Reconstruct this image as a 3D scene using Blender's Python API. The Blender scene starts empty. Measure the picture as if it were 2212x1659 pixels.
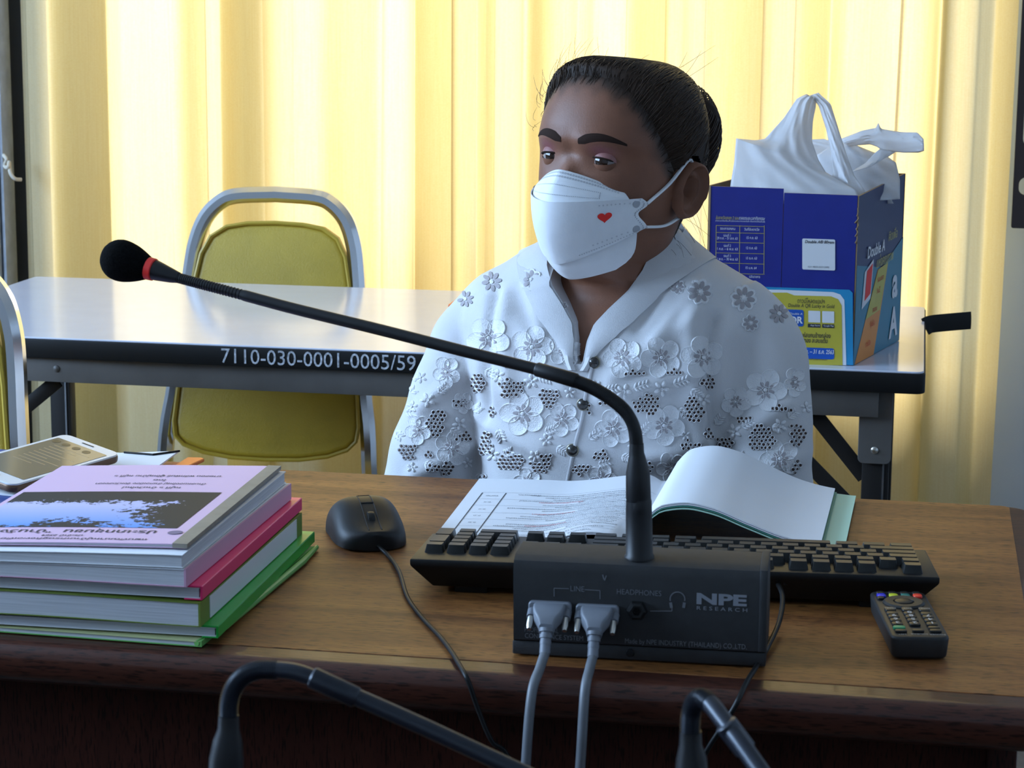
import bpy, bmesh, math, random
import numpy as np
from mathutils import Vector, Matrix
from mathutils.bvhtree import BVHTree
random.seed(7); rng = np.random.default_rng(7)
S = bpy.context.scene
COL = S.collection
PI = math.pi
# ------------------------------------------------------------------ camera
F_PX = 4715.66; PIT, ROLL, YAW = .1852, .0078, .1835
CAM = np.array([0, 0, 1.266])
_cy, _sy, _cp, _sp = math.cos(YAW), math.sin(YAW), math.cos(PIT), math.sin(PIT)
FWD = np.array([-_sy*_cp, _cy*_cp, -_sp]); _r = np.array([_cy, _sy, 0.]); _u = np.cross(_r, FWD)
RT = math.cos(ROLL)*_r + math.sin(ROLL)*_u; UP = -math.sin(ROLL)*_r + math.cos(ROLL)*_u
cd = bpy.data.cameras.new('camera'); cam = bpy.data.objects.new('camera', cd); COL.objects.link(cam)
m = Matrix.Identity(4)
for i in range(3):
    m[i][0], m[i][1], m[i][2], m[i][3] = RT[i], UP[i], -FWD[i], CAM[i]
cam.matrix_world = m
cd.sensor_width = 36; cd.lens = F_PX/2212*36; cd.clip_start = .05
cd.dof.use_dof = True; cd.dof.focus_distance = 2.25; cd.dof.aperture_fstop = 24
S.camera = cam
# ------------------------------------------------------------------ view, world, daylight
S.view_settings.view_transform = 'Standard'; S.view_settings.look = 'None'
S.view_settings.gamma = 1; S.view_settings.exposure = 0.0; S.view_settings.use_curve_mapping = False
S.cycles.use_denoising = True
S.cycles.max_bounces = 8; S.cycles.sample_clamp_indirect = 6
W = bpy.data.worlds.new('sky'); S.world = W; W.use_nodes = True
W.node_tree.nodes['Background'].inputs[0].default_value = (.55, .72, 1, 1)
W.node_tree.nodes['Background'].inputs[1].default_value = .6
def area(name, loc, rot, sx, sy, col, power):
    l = bpy.data.lights.new(name, 'AREA'); l.shape = 'RECTANGLE'; l.size = sx; l.size_y = sy
    l.color = col; l.energy = power
    o = bpy.data.objects.new(name, l); COL.objects.link(o); o.location = loc; o.rotation_euler = rot
    return o
# daylight outside the curtained back window, the left wall's windows and the windows behind the camera
area('daylight_back_window', (-.55, 6.4, 2.0), (math.radians(-94), 0, 0), 1.5, 1.3, (1, .95, .85), 275)
area('daylight_left_window', (-3.45, 1.45, 1.95), (0, math.radians(-90), 0), 1.15, 2.7, (.46, .68, 1), 275)
# ------------------------------------------------------------------ helpers
def ray(u, v): return FWD + RT*(u-1106)/F_PX + UP*(829.5-v)/F_PX
def at_y(u, v, y): d = ray(u, v); return CAM + d*(y/d[1])
def at_z(u, v, z): d = ray(u, v); return CAM + d*((z-CAM[2])/d[2])
INV = {}
def tag(o, label=None, cat=None, group=None, kind=None):
    if label: o['label'] = label
    if cat: o['category'] = cat
    if group: o['group'] = group
    if kind: o['kind'] = kind
    return o
def thing(name, label, cat, loc=(0, 0, 0), rz=0, group=None):
    o = bpy.data.objects.new(name, None); COL.objects.link(o); o.empty_display_size = .05
    o.location = loc; o.rotation_euler = (0, 0, rz); tag(o, label, cat, group)
    INV[o] = (Matrix.Translation(loc) @ Matrix.Rotation(rz, 4, 'Z')).inverted()
    return o
class MB:
    """collects vertices and faces (with a material index) for one mesh"""
    def __init__(s): s.v = []; s.f = []; s.m = []
    def add(s, vf, mi=0):
        v, f = vf; n = len(s.v)
        s.v.extend([tuple(map(float, p)) for p in v]); s.f.extend([tuple(i+n for i in q) for q in f]); s.m.extend([mi]*len(f))
        return s
def build(name, mb, mats, parent=None, world=False, smooth=35):
    if isinstance(mb, tuple): mb = MB().add(mb)
    me = bpy.data.meshes.new(name)
    v = mb.v
    if world and parent is not None:
        p = parent; M = INV.get(p)
        if M is None: M = INV[p.parent]
        v = [tuple(M @ Vector(q)) for q in v]
    me.from_pydata(v, [], mb.f)
    if not isinstance(mats, (list, tuple)): mats = [mats]
    for k in mats: me.materials.append(k)
    me.polygons.foreach_set('material_index', mb.m)
    if smooth is not None:
        me.polygons.foreach_set('use_smooth', [True]*len(me.polygons)); me.set_sharp_from_angle(angle=math.radians(smooth))
    me.update()
    o = bpy.data.objects.new(name, me); COL.objects.link(o)
    if parent is not None: o.parent = parent
    return o
def xf(vf, M): return [tuple(M @ Vector(p)) for p in vf[0]], vf[1]
def mv(vf, d): return [(p[0]+d[0], p[1]+d[1], p[2]+d[2]) for p in vf[0]], vf[1]
def fn(vf, f): return [tuple(f(*p)) for p in vf[0]], vf[1]
_boxc = {}
def box(x0, x1, y0, y1, z0, z1, bev=0, seg=2):
    key = (round(x1-x0, 5), round(y1-y0, 5), round(z1-z0, 5), bev, seg)
    if key not in _boxc:
        bm = bmesh.new(); bmesh.ops.create_cube(bm, size=1)
        for q in bm.verts: q.co = Vector((q.co.x*key[0], q.co.y*key[1], q.co.z*key[2]))
        if bev: bmesh.ops.bevel(bm, geom=bm.edges[:], offset=bev, segments=seg, affect='EDGES', profile=.5)
        bm.verts.index_update()
        _boxc[key] = ([tuple(q.co) for q in bm.verts], [tuple(q.index for q in f.verts) for f in bm.faces]); bm.free()
    return mv(_boxc[key], ((x0+x1)/2, (y0+y1)/2, (z0+z1)/2))
def prism(poly, z0, z1, bev=0, seg=2):
    bm = bmesh.new(); vs = [bm.verts.new((p[0], p[1], z0)) for p in poly]; f = bm.faces.new(vs)
    r = bmesh.ops.extrude_face_region(bm, geom=[f])
    for q in r['geom']:
        if isinstance(q, bmesh.types.BMVert): q.co.z = z1
    bmesh.ops.recalc_face_normals(bm, faces=bm.faces[:])
    if bev:
        es = [e for e in bm.edges if abs(e.verts[0].co.z-e.verts[1].co.z) < 1e-7]
        bmesh.ops.bevel(bm, geom=es, offset=bev, segments=seg, affect='EDGES', profile=.5)
    bm.verts.index_update()
    o = ([tuple(q.co) for q in bm.verts], [tuple(q.index for q in f.verts) for f in bm.faces]); bm.free()
    return o
def rrect(x0, x1, y0, y1, r, n=6):
    P = []
    for cx, cy, a in ((x1-r, y1-r, 0), (x0+r, y1-r, PI/2), (x0+r, y0+r, PI), (x1-r, y0+r, 1.5*PI)):
        for k in range(n+1): t = a + PI/2*k/n; P.append((cx+r*math.cos(t), cy+r*math.sin(t)))
    return P
def smooth_path(P, n=8):
    P = [np.array(p, float) for p in P]; out = []
    Q = [2*P[0]-P[1]] + P + [2*P[-1]-P[-2]]
    for i in range(1, len(Q)-2):
        a, b, c, d = Q[i-1:i+3]
        for k in range(n):
            t = k/n
            out.append(.5*((2*b)+(c-a)*t+(2*a-5*b+4*c-d)*t*t+(3*b-a-3*c+d)*t**3))
    out.append(P[-1]); return out
def tube(path, rad, n=12, cap=True, flat=None):
    P = [np.array(p, float) for p in path]; N = len(P)
    if not hasattr(rad, '__len__'): rad = [rad]*N
    T = [P[min(i+1, N-1)]-P[max(i-1, 0)] for i in range(N)]; T = [t/(np.linalg.norm(t)+1e-12) for t in T]
    a = np.array([0, 0, 1.]) if abs(T[0][2]) < .9 else np.array([1., 0, 0])
    nrm = np.cross(T[0], a); nrm /= np.linalg.norm(nrm)
    v, f = [], []
    for i in range(N):
        nrm = nrm - T[i]*(nrm@T[i]); nrm /= np.linalg.norm(nrm)+1e-12; b = np.cross(T[i], nrm)
        for k in range(n):
            t = 2*PI*k/n; v.append(P[i]+rad[i]*(math.cos(t)*nrm+math.sin(t)*b*(flat or 1)))
    for i in range(N-1):
        for k in range(n): f.append((i*n+k, i*n+(k+1) % n, (i+1)*n+(k+1) % n, (i+1)*n+k))
    if cap: f.append(tuple(range(n-1, -1, -1))); f.append(tuple((N-1)*n+k for k in range(n)))
    return v, f
def rtube(path, w, h, side):
    """rectangular section along a path; side(i,T) gives the section's width direction"""
    P = [np.array(p, float) for p in path]; N = len(P); v, f = [], []
    for i in range(N):
        T = P[min(i+1, N-1)]-P[max(i-1, 0)]; T /= np.linalg.norm(T)
        s = np.array(side, float); s -= T*(s@T); s /= np.linalg.norm(s); b = np.cross(T, s)
        c = .25
        for a_, b_ in ((1, c*1.6), (c*1.6, 1), (-c*1.6, 1), (-1, c*1.6), (-1, -c*1.6), (-c*1.6, -1), (c*1.6, -1), (1, -c*1.6)):
            v.append(P[i]+s*w/2*a_+b*h/2*b_)
    n = 8
    for i in range(N-1):
        for k in range(n): f.append((i*n+k, i*n+(k+1) % n, (i+1)*n+(k+1) % n, (i+1)*n+k))
    f.append(tuple(range(n-1, -1, -1))); f.append(tuple((N-1)*n+k for k in range(n)))
    return v, f
def lathe(prof, n=24):
    v, f = [], []
    for r, z in prof:
        for k in range(n): v.append((r*math.cos(2*PI*k/n), r*math.sin(2*PI*k/n), z))
    for i in range(len(prof)-1):
        for k in range(n): f.append((i*n+k, i*n+(k+1) % n, (i+1)*n+(k+1) % n, (i+1)*n+k))
    if prof[0][0] > 1e-6: f.append(tuple(range(n-1, -1, -1)))
    if prof[-1][0] > 1e-6: f.append(tuple((len(prof)-1)*n+k for k in range(n)))
    return v, f
def align(vf, p0, p1):
    """takes a shape standing on z and lays it from p0 towards p1"""
    d = Vector(p1)-Vector(p0); q = Vector((0, 0, 1)).rotation_difference(d)
    return xf(vf, Matrix.Translation(Vector(p0)) @ q.to_matrix().to_4x4())
def grid(fun, nu, nv, wrap=False):
    v = [fun(i/(nu if wrap else nu-1), j/(nv-1)) for j in range(nv) for i in range(nu)]; f = []
    for j in range(nv-1):
        for i in range(nu if wrap else nu-1):
            a = j*nu+i; b = j*nu+(i+1) % nu; f.append((a, b, b+nu, a+nu))
    return v, f
def slab(x0, x1, y0, y1, z0, z1, warp=None, nx=14, ny=3):
    """a box cut into a grid so that it can be bent"""
    v, f = [], []
    for z in (z0, z1):
        for j in range(ny+1):
            for i in range(nx+1):
                x = x0+(x1-x0)*i/nx; y = y0+(y1-y0)*j/ny; v.append((x, y, z+(warp(x, y, z) if warp else 0)))
    k = (nx+1)*(ny+1); I = lambda i, j, t: t*k+j*(nx+1)+i
    for j in range(ny):
        for i in range(nx):
            f.append((I(i, j, 0), I(i, j+1, 0), I(i+1, j+1, 0), I(i+1, j, 0))); f.append((I(i, j, 1), I(i+1, j, 1), I(i+1, j+1, 1), I(i, j+1, 1)))
    for i in range(nx):
        f.append((I(i, 0, 0), I(i+1, 0, 0), I(i+1, 0, 1), I(i, 0, 1))); f.append((I(i+1, ny, 0), I(i, ny, 0), I(i, ny, 1), I(i+1, ny, 1)))
    for j in range(ny):
        f.append((I(0, j+1, 0), I(0, j, 0), I(0, j, 1), I(0, j+1, 1))); f.append((I(nx, j, 0), I(nx, j+1, 0), I(nx, j+1, 1), I(nx, j, 1)))
    return v, f
def text(s, size, fun, align_x='CENTER', bold=0, shear=0, wide=1, fit=None):
    c = bpy.data.curves.new('t', 'FONT'); c.body = s; c.size = size; c.align_x = align_x; c.align_y = 'CENTER'
    c.resolution_u = 3; c.offset = bold; c.shear = shear
    o = bpy.data.objects.new('t', c); COL.objects.link(o)
    dg = bpy.context.evaluated_depsgraph_get(); dg.update()
    me = bpy.data.meshes.new_from_object(o.evaluated_get(dg))
    if fit:
        xs = [p.co.x for p in me.vertices]; wide = fit/max(1e-6, max(xs)-min(xs))
    v = [tuple(fun(p.co.x*wide, p.co.y)) for p in me.vertices]; f = [tuple(p.vertices) for p in me.polygons]
    bpy.data.objects.remove(o); bpy.data.curves.remove(c); bpy.data.meshes.remove(me)
    return v, f
def evaluated(o, keep=False):
    dg = bpy.context.evaluated_depsgraph_get(); dg.update()
    me = bpy.data.meshes.new_from_object(o.evaluated_get(dg))
    v = [tuple(p.co) for p in me.vertices]; f = [tuple(p.vertices) for p in me.polygons]
    if not keep: bpy.data.objects.remove(o)
    bpy.data.meshes.remove(me); return v, f
def pchip(xs, ys):
    xs = np.array(xs, float); ys = np.array(ys, float)
    if xs[0] > xs[-1]: xs = xs[::-1]; ys = ys[::-1]
    h = np.diff(xs); d = np.diff(ys)/h; mm = np.zeros(len(xs)); mm[0] = d[0]; mm[-1] = d[-1]
    for i in range(1, len(xs)-1): mm[i] = 0 if d[i-1]*d[i] <= 0 else 2*d[i-1]*d[i]/(d[i-1]+d[i])
    def g(x):
        x = min(max(x, xs[0]), xs[-1]); i = min(int(np.searchsorted(xs, x, 'right'))-1, len(xs)-2); t = (x-xs[i])/h[i]
        return ((1+2*t)*(1-t)**2*ys[i]+t*(1-t)**2*h[i]*mm[i]+t*t*(3-2*t)*ys[i+1]+t*t*(t-1)*h[i]*mm[i+1])
    return g
def sstep(a, b, x): t = min(max((x-a)/(b-a), 0), 1); return t*t*(3-2*t)
def copy_tree(o, parent=None):
    c = o.copy(); COL.objects.link(c); c.parent = parent
    for ch in list(o.children): copy_tree(ch, c)
    return c
# ------------------------------------------------------------------ materials
def nodes(mt): return mt.node_tree.nodes, mt.node_tree.links
def mat(name, col, rough=.5, metal=0, var=0, scale=40, stretch=(1, 1, 1), bump=0, bscale=None, spec=.5, trans=0, coat=0, sss=0):
    mt = bpy.data.materials.new(name); mt.use_nodes = True; N, L = nodes(mt); b = N['Principled BSDF']
    b.inputs['Base Color'].default_value = (*col, 1); b.inputs['Roughness'].default_value = rough
    b.inputs['Metallic'].default_value = metal; b.inputs['Specular IOR Level'].default_value = spec
    b.inputs['Coat Weight'].default_value = coat
    if sss: b.inputs['Subsurface Weight'].default_value = sss; b.inputs['Subsurface Radius'].default_value = (.01, .004, .002)
    if var or bump:
        tc = N.new('ShaderNodeTexCoord'); mp = N.new('ShaderNodeMapping'); mp.inputs['Scale'].default_value = stretch
        L.new(tc.outputs['Object'], mp.inputs[0]); nz = N.new('ShaderNodeTexNoise'); nz.inputs['Scale'].default_value = scale
        nz.inputs['Detail'].default_value = 5; L.new(mp.outputs[0], nz.inputs['Vector'])
        if var:
            r = N.new('ShaderNodeMapRange'); r.inputs[1].default_value = .3; r.inputs[2].default_value = .7
            r.inputs[3].default_value = 1-var; r.inputs[4].default_value = 1+var; L.new(nz.outputs[0], r.inputs[0])
            mx = N.new('ShaderNodeMix'); mx.data_type = 'RGBA'; mx.blend_type = 'MULTIPLY'; mx.inputs[0].default_value = 1
            mx.inputs[6].default_value = (*col, 1); L.new(r.outputs[0], mx.inputs[7]); L.new(mx.outputs[2], b.inputs['Base Color'])
        if bump:
            n2 = nz
            if bscale:
                n2 = N.new('ShaderNodeTexNoise'); n2.inputs['Scale'].default_value = bscale; n2.inputs['Detail'].default_value = 3; L.new(mp.outputs[0], n2.inputs['Vector'])
            bp = N.new('ShaderNodeBump'); bp.inputs['Strength'].default_value = bump; bp.inputs['Distance'].default_value = .002
            L.new(n2.outputs[0], bp.inputs['Height']); L.new(bp.outputs[0], b.inputs['Normal'])
    if trans:
        tr = N.new('ShaderNodeBsdfTranslucent'); tr.inputs[0].default_value = (*col, 1); ms = N.new('ShaderNodeMixShader'); ms.inputs[0].default_value = trans
        out = N['Material Output']; L.new(b.outputs[0], ms.inputs[1]); L.new(tr.outputs[0], ms.inputs[2]); L.new(ms.outputs[0], out.inputs[0])
    return mt
def wood(name, dark, mid, light, axis=0, rough=.35, coat=.0):
    mt = bpy.data.materials.new(name); mt.use_nodes = True; N, L = nodes(mt); b = N['Principled BSDF']
    tc = N.new('ShaderNodeTexCoord'); mp = N.new('ShaderNodeMapping')
    sc = [14, 14, 14]; sc[axis] = 1.1; mp.inputs['Scale'].default_value = sc; L.new(tc.outputs['Object'], mp.inputs[0])
    n1 = N.new('ShaderNodeTexNoise'); n1.inputs['Scale'].default_value = 1.6; n1.inputs['Detail'].default_value = 8; n1.inputs['Roughness'].default_value = .68; n1.inputs['Distortion'].default_value = .6
    L.new(mp.outputs[0], n1.inputs['Vector'])
    cr = N.new('ShaderNodeValToRGB'); e = cr.color_ramp.elements; e[0].position = .3; e[0].color = (*dark, 1); e[1].position = .75; e[1].color = (*light, 1)
    k = cr.color_ramp.elements.new(.52); k.color = (*mid, 1); L.new(n1.outputs[0], cr.inputs[0])
    mp2 = N.new('ShaderNodeMapping'); s2 = [620, 620, 620]; s2[axis] = 75; mp2.inputs['Scale'].default_value = s2; L.new(tc.outputs['Object'], mp2.inputs[0])
    n2 = N.new('ShaderNodeTexNoise'); n2.inputs['Scale'].default_value = 1; n2.inputs['Detail'].default_value = 3; L.new(mp2.outputs[0], n2.inputs['Vector'])
    r = N.new('ShaderNodeMapRange'); r.inputs[1].default_value = .36; r.inputs[2].default_value = .47; r.inputs[3].default_value = .3; r.inputs[4].default_value = 1; L.new(n2.outputs[0], r.inputs[0])
    mx = N.new('ShaderNodeMix'); mx.data_type = 'RGBA'; mx.blend_type = 'MULTIPLY'; mx.inputs[0].default_value = 1
    L.new(cr.outputs[0], mx.inputs[6]); L.new(r.outputs[0], mx.inputs[7]); L.new(mx.outputs[2], b.inputs['Base Color'])
    b.inputs['Roughness'].default_value = rough; b.inputs['Coat Weight'].default_value = coat; b.inputs['Specular IOR Level'].default_value = .3
    bp = N.new('ShaderNodeBump'); bp.inputs['Strength'].default_value = .25; bp.inputs['Distance'].default_value = .0006; L.new(n2.outputs[0], bp.inputs['Height']); L.new(bp.outputs[0], b.inputs['Normal'])
    return mt
M = {}
M['wall'] = mat('painted_wall', (.72, .74, .76), .7, var=.05, scale=3, bump=.05)
M['pillar'] = mat('pale_blue_wall', (.72, .79, .90), .6, var=.04, scale=4)
M['trim'] = mat('pale_grey_trim', (.45, .50, .58), .4, var=.15, scale=40)
M['ceiling'] = mat('ceiling_board', (.6, .6, .58), .8)
M['floor'] = mat('floor_terrazzo', (.22, .19, .16), .4, var=.2, scale=60)
M['granite'] = mat('speckled_grey_plaster', (.42, .42, .42), .8, var=.5, scale=260)
M['alu'] = mat('aluminium', (.62, .66, .72), .32, 1, var=.1, scale=30)
M['black'] = mat('gap_black', (.012, .012, .013), .5)
M['desk_top'] = wood('desk_veneer', (.095, .032, .010), (.225, .084, .022), (.37, .16, .040), 0, .5, .0)
M['desk_edge'] = wood('desk_dark_edge', (.036, .010, .006), (.06, .017, .009), (.085, .025, .012), 0, .42, .25)
M['desk_panel'] = wood('desk_red_panel', (.04, .010, .006), (.062, .015, .008), (.08, .02, .01), 2, .5)
M['laminate'] = mat('white_laminate', (.58, .60, .70), .13, var=.02, scale=20, spec=.6)
M['band'] = mat('black_edge_band', (.009, .009, .009), .5, spec=.2)
M['steel_grey'] = mat('grey_painted_steel', (.10, .092, .085), .45, var=.1, scale=25)
M['steel_dark'] = mat('dark_painted_steel', (.014, .012, .011), .5, spec=.25)
M['chrome'] = mat('chrome', (.75, .76, .78), .16, 1)
M['vinyl'] = mat('yellow_green_vinyl', (.40, .27, .02), .45, var=.08, scale=14, bump=.25, bscale=420)
M['piping'] = mat('vinyl_piping', (.40, .27, .025), .45)
M['skin'] = mat('skin', (.185, .076, .042), .5, var=.12, scale=28, bump=.12, bscale=600, spec=.35)
M['eyeshade'] = mat('mauve_eyeshadow', (.26, .105, .095), .5)
M['lip'] = mat('lip', (.2, .05, .04), .45)
M['hair'] = mat('dark_hair', (.024, .014, .009), .6, var=.4, scale=10, spec=.15)
M['hair2'] = mat('hair_strand', (.036, .021, .013), .5, spec=.25)
M['brow'] = mat('brow', (.028, .016, .012), .9, spec=.1)
M['eye'] = mat('eye_white', (.30, .25, .235), .2)
M['iris'] = mat('iris', (.02, .009, .005), .06)
M['mask'] = mat('mask_fleece', (.72, .73, .75), .75, var=.03, scale=60, bump=.06, bscale=500)
M['mask_mark'] = mat('mask_embossing', (.36, .37, .40), .8)
M['red_print'] = mat('red_print', (.78, .02, .012), .5)
M['cloth'] = mat('white_blouse_cotton', (.68, .67, .68), .8, var=.05, scale=14, bump=.25, bscale=900, trans=.16)
M['thread'] = mat('white_embroidery_thread', (.73, .72, .73), .7, bump=.5, bscale=700)
M['sheer'] = mat('sheer_cloth', (.34, .31, .32), .8)
M['hole'] = mat('shaded_skin_in_eyelet', (.045, .022, .016), .8)  # skin tone darkened: the shade inside the eyelets is painted on flat discs
M['dark_cloth'] = mat('dark_trousers', (.02, .02, .025), .8)
M['button'] = mat('black_pearl_button', (.02, .018, .017), .18, spec=.7)
M['gold'] = mat('brass_rim', (.3, .27, .2), .35, 1)
M['foam'] = mat('black_foam', (.004, .004, .004), 1.0, var=.4, scale=600, bump=.4, spec=.05)
M['mic_black'] = mat('satin_black_metal', (.009, .009, .010), .42, spec=.35)
M['mic_blue'] = mat('worn_satin_tube', (.018, .022, .032), .32, .3)
M['unit'] = mat('dark_grey_powder_coat', (.020, .020, .021), .6, var=.15, scale=90, bump=.1, bscale=900)
M['print_grey'] = mat('grey_silkscreen', (.16, .165, .18), .6)
M['print_pale'] = mat('pale_silkscreen', (.26, .27, .30), .6)
M['stencil'] = mat('white_stencil_paint', (.42, .44, .48), .7, var=.5, scale=220)
M['plug'] = mat('grey_plug', (.18, .19, .215), .5, var=.06, scale=50)
M['cable_grey'] = mat('grey_cable', (.14, .147, .16), .45, var=.1, scale=60)
M['nickel'] = mat('nickel', (.5, .48, .44), .3, 1)
M['plastic'] = mat('black_plastic', (.008, .008, .008), .45, var=.1, scale=200, bump=.08, bscale=1500, spec=.3)
M['key'] = mat('black_keycap', (.011, .011, .010), .4, spec=.35)
M['key_print'] = mat('key_legend', (.4, .4, .4), .5)
M['paper'] = mat('white_paper', (.74, .74, .76), .75, var=.015, scale=8)
M['page'] = mat('page_edges', (.55, .55, .57), .85, var=.12, scale=18, stretch=(1, 1, 60))
M['ink'] = mat('black_ink', (.03, .03, .04), .7)
M['red_ink'] = mat('red_ink', (.6, .03, .03), .7)
M['mint'] = mat('mint_card', (.42, .66, .52), .6)
M['mint2'] = mat('teal_card', (.06, .26, .2), .6)
M['pink_cover'] = mat('lavender_pink_card', (.66, .44, .60), .55)
M['pink_spine'] = mat('pink_card', (.62, .33, .45), .6)
M['pink_bar'] = mat('hot_pink_plastic', (.85, .03, .16), .35)
M['green_bar'] = mat('green_plastic', (.01, .38, .045), .35)
M['lime'] = mat('lime_plastic', (.16, .42, .10), .4)
M['olive'] = mat('olive_cover', (.16, .22, .03), .5)
M['yellow_paper'] = mat('pale_yellow_paper', (.5, .52, .25), .7)
M['tape'] = mat('grey_brown_tape', (.26, .22, .17), .6, var=.1, scale=60)
M['blue_cover'] = mat('blue_cover', (.02, .05, .22), .4)
M['red_cover'] = mat('red_cover', (.5, .03, .02), .4)
M['orange'] = mat('orange_plastic', (.75, .16, .015), .4)
M['phone_white'] = mat('white_phone_bezel', (.68, .68, .70), .25)
M['phone_side'] = mat('bronze_phone_side', (.14, .075, .04), .35, .4)
M['screen'] = mat('phone_glass', (.10, .10, .09), .07, spec=.6)
M['screen_print'] = mat('screen_content', (.25, .19, .11), .2)
M['kraft'] = mat('brown_kraft_card', (.22, .14, .07), .8, var=.1, scale=40)
M['box_blue'] = mat('blue_printed_card', (.012, .022, .22), .38, var=.06, scale=30)
M['box_dark'] = mat('navy_printed_card', (.01, .02, .09), .38)
M['cyan'] = mat('cyan_print', (.02, .25, .48), .4)
M['box_yellow'] = mat('yellow_print', (.50, .42, .05), .4)
M['box_orange'] = mat('orange_print', (.7, .24, .02), .4)
M['white_print'] = mat('white_print', (.7, .7, .72), .5)
M['teal'] = mat('teal_print', (.03, .19, .28), .4)
M['badge'] = mat('blue_badge', (.015, .09, .42), .4)
M['bag'] = mat('thin_white_plastic', (.80, .80, .82), .4, var=.04, scale=20, bump=.3, bscale=60, trans=.45)
M['brown_metal'] = mat('dark_brown_steel', (.022, .013, .011), .45)
M['cord'] = mat('cream_cord', (.55, .48, .38), .8)
M['cup'] = mat('white_carton', (.6, .58, .56), .6)
M['knob_blue'] = mat('blue_button', (.01, .02, .5), .4); M['knob_yellow'] = mat('yellow_button', (.5, .55, .02), .4)
M['knob_teal'] = mat('teal_button', (.01, .16, .13), .4); M['knob_red'] = mat('red_button', (.75, .04, .02), .4); M['knob_green'] = mat('green_button', (.01, .3, .12), .4)
M['remote'] = mat('dark_grey_remote', (.012, .012, .012), .5, var=.1, scale=80)
def skin_layers(mt):
    N, L = nodes(mt); b = N['Principled BSDF']; src = b.inputs['Base Color'].links[0].from_socket
    for nm, c in (('makeup', (.25, .075, .105)), ('roots', (.030, .017, .011))):
        at = N.new('ShaderNodeAttribute'); at.attribute_name = nm; mx = N.new('ShaderNodeMix'); mx.data_type = 'RGBA'
        L.new(at.outputs['Fac'], mx.inputs[0]); L.new(src, mx.inputs[6]); mx.inputs[7].default_value = (*c, 1); src = mx.outputs[2]
    L.new(src, b.inputs['Base Color'])
skin_layers(M['skin'])
def glass_mat():
    mt = bpy.data.materials.new('window_glass'); mt.use_nodes = True; N, L = nodes(mt)
    t = N.new('ShaderNodeBsdfTransparent'); g = N.new('ShaderNodeBsdfGlossy'); g.inputs['Roughness'].default_value = .02
    ms = N.new('ShaderNodeMixShader'); ms.inputs[0].default_value = .06
    L.new(t.outputs[0], ms.inputs[1]); L.new(g.outputs[0], ms.inputs[2]); L.new(ms.outputs[0], N['Material Output'].inputs[0]); return mt
M['glass'] = glass_mat()
def curtain_mat(name='curtain_cloth'):
    mt = bpy.data.materials.new(name); mt.use_nodes = True; N, L = nodes(mt)
    N.remove(N['Principled BSDF'])
    tc = N.new('ShaderNodeTexCoord'); mp = N.new('ShaderNodeMapping'); mp.inputs['Scale'].default_value = (420, 420, 10); L.new(tc.outputs['Object'], mp.inputs[0])
    nz = N.new('ShaderNodeTexNoise'); nz.inputs['Scale'].default_value = 1; nz.inputs['Detail'].default_value = 3; L.new(mp.outputs[0], nz.inputs['Vector'])
    mp2 = N.new('ShaderNodeMapping'); mp2.inputs['Scale'].default_value = (200, 200, 500); L.new(tc.outputs['Object'], mp2.inputs[0])
    n2 = N.new('ShaderNodeTexNoise'); n2.inputs['Scale'].default_value = 1; n2.inputs['Detail'].default_value = 3; L.new(mp2.outputs[0], n2.inputs['Vector'])
    ad = N.new('ShaderNodeMath'); ad.operation = 'MULTIPLY'; L.new(nz.outputs[0], ad.inputs[0]); L.new(n2.outputs[0], ad.inputs[1])
    def ramp(a, b):
        r = N.new('ShaderNodeMix'); r.data_type = 'RGBA'; mr = N.new('ShaderNodeMapRange'); mr.inputs[1].default_value = .12; mr.inputs[2].default_value = .36
        L.new(ad.outputs[0], mr.inputs[0]); L.new(mr.outputs[0], r.inputs[0]); r.inputs[6].default_value = (*a, 1); r.inputs[7].default_value = (*b, 1); return r
    tr = N.new('ShaderNodeBsdfTranslucent'); r1 = ramp((.89, .70, .31), (.93, .77, .40)); L.new(r1.outputs[2], tr.inputs[0])
    df = N.new('ShaderNodeBsdfDiffuse'); r2 = ramp((.68, .62, .43), (.71, .65, .47)); L.new(r2.outputs[2], df.inputs[0])
    ms = N.new('ShaderNodeMixShader'); ms.inputs[0].default_value = .66
    L.new(df.outputs[0], ms.inputs[1]); L.new(tr.outputs[0], ms.inputs[2]); L.new(ms.outputs[0], N['Material Output'].inputs[0]); return mt
M['curtain'] = curtain_mat()
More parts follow.
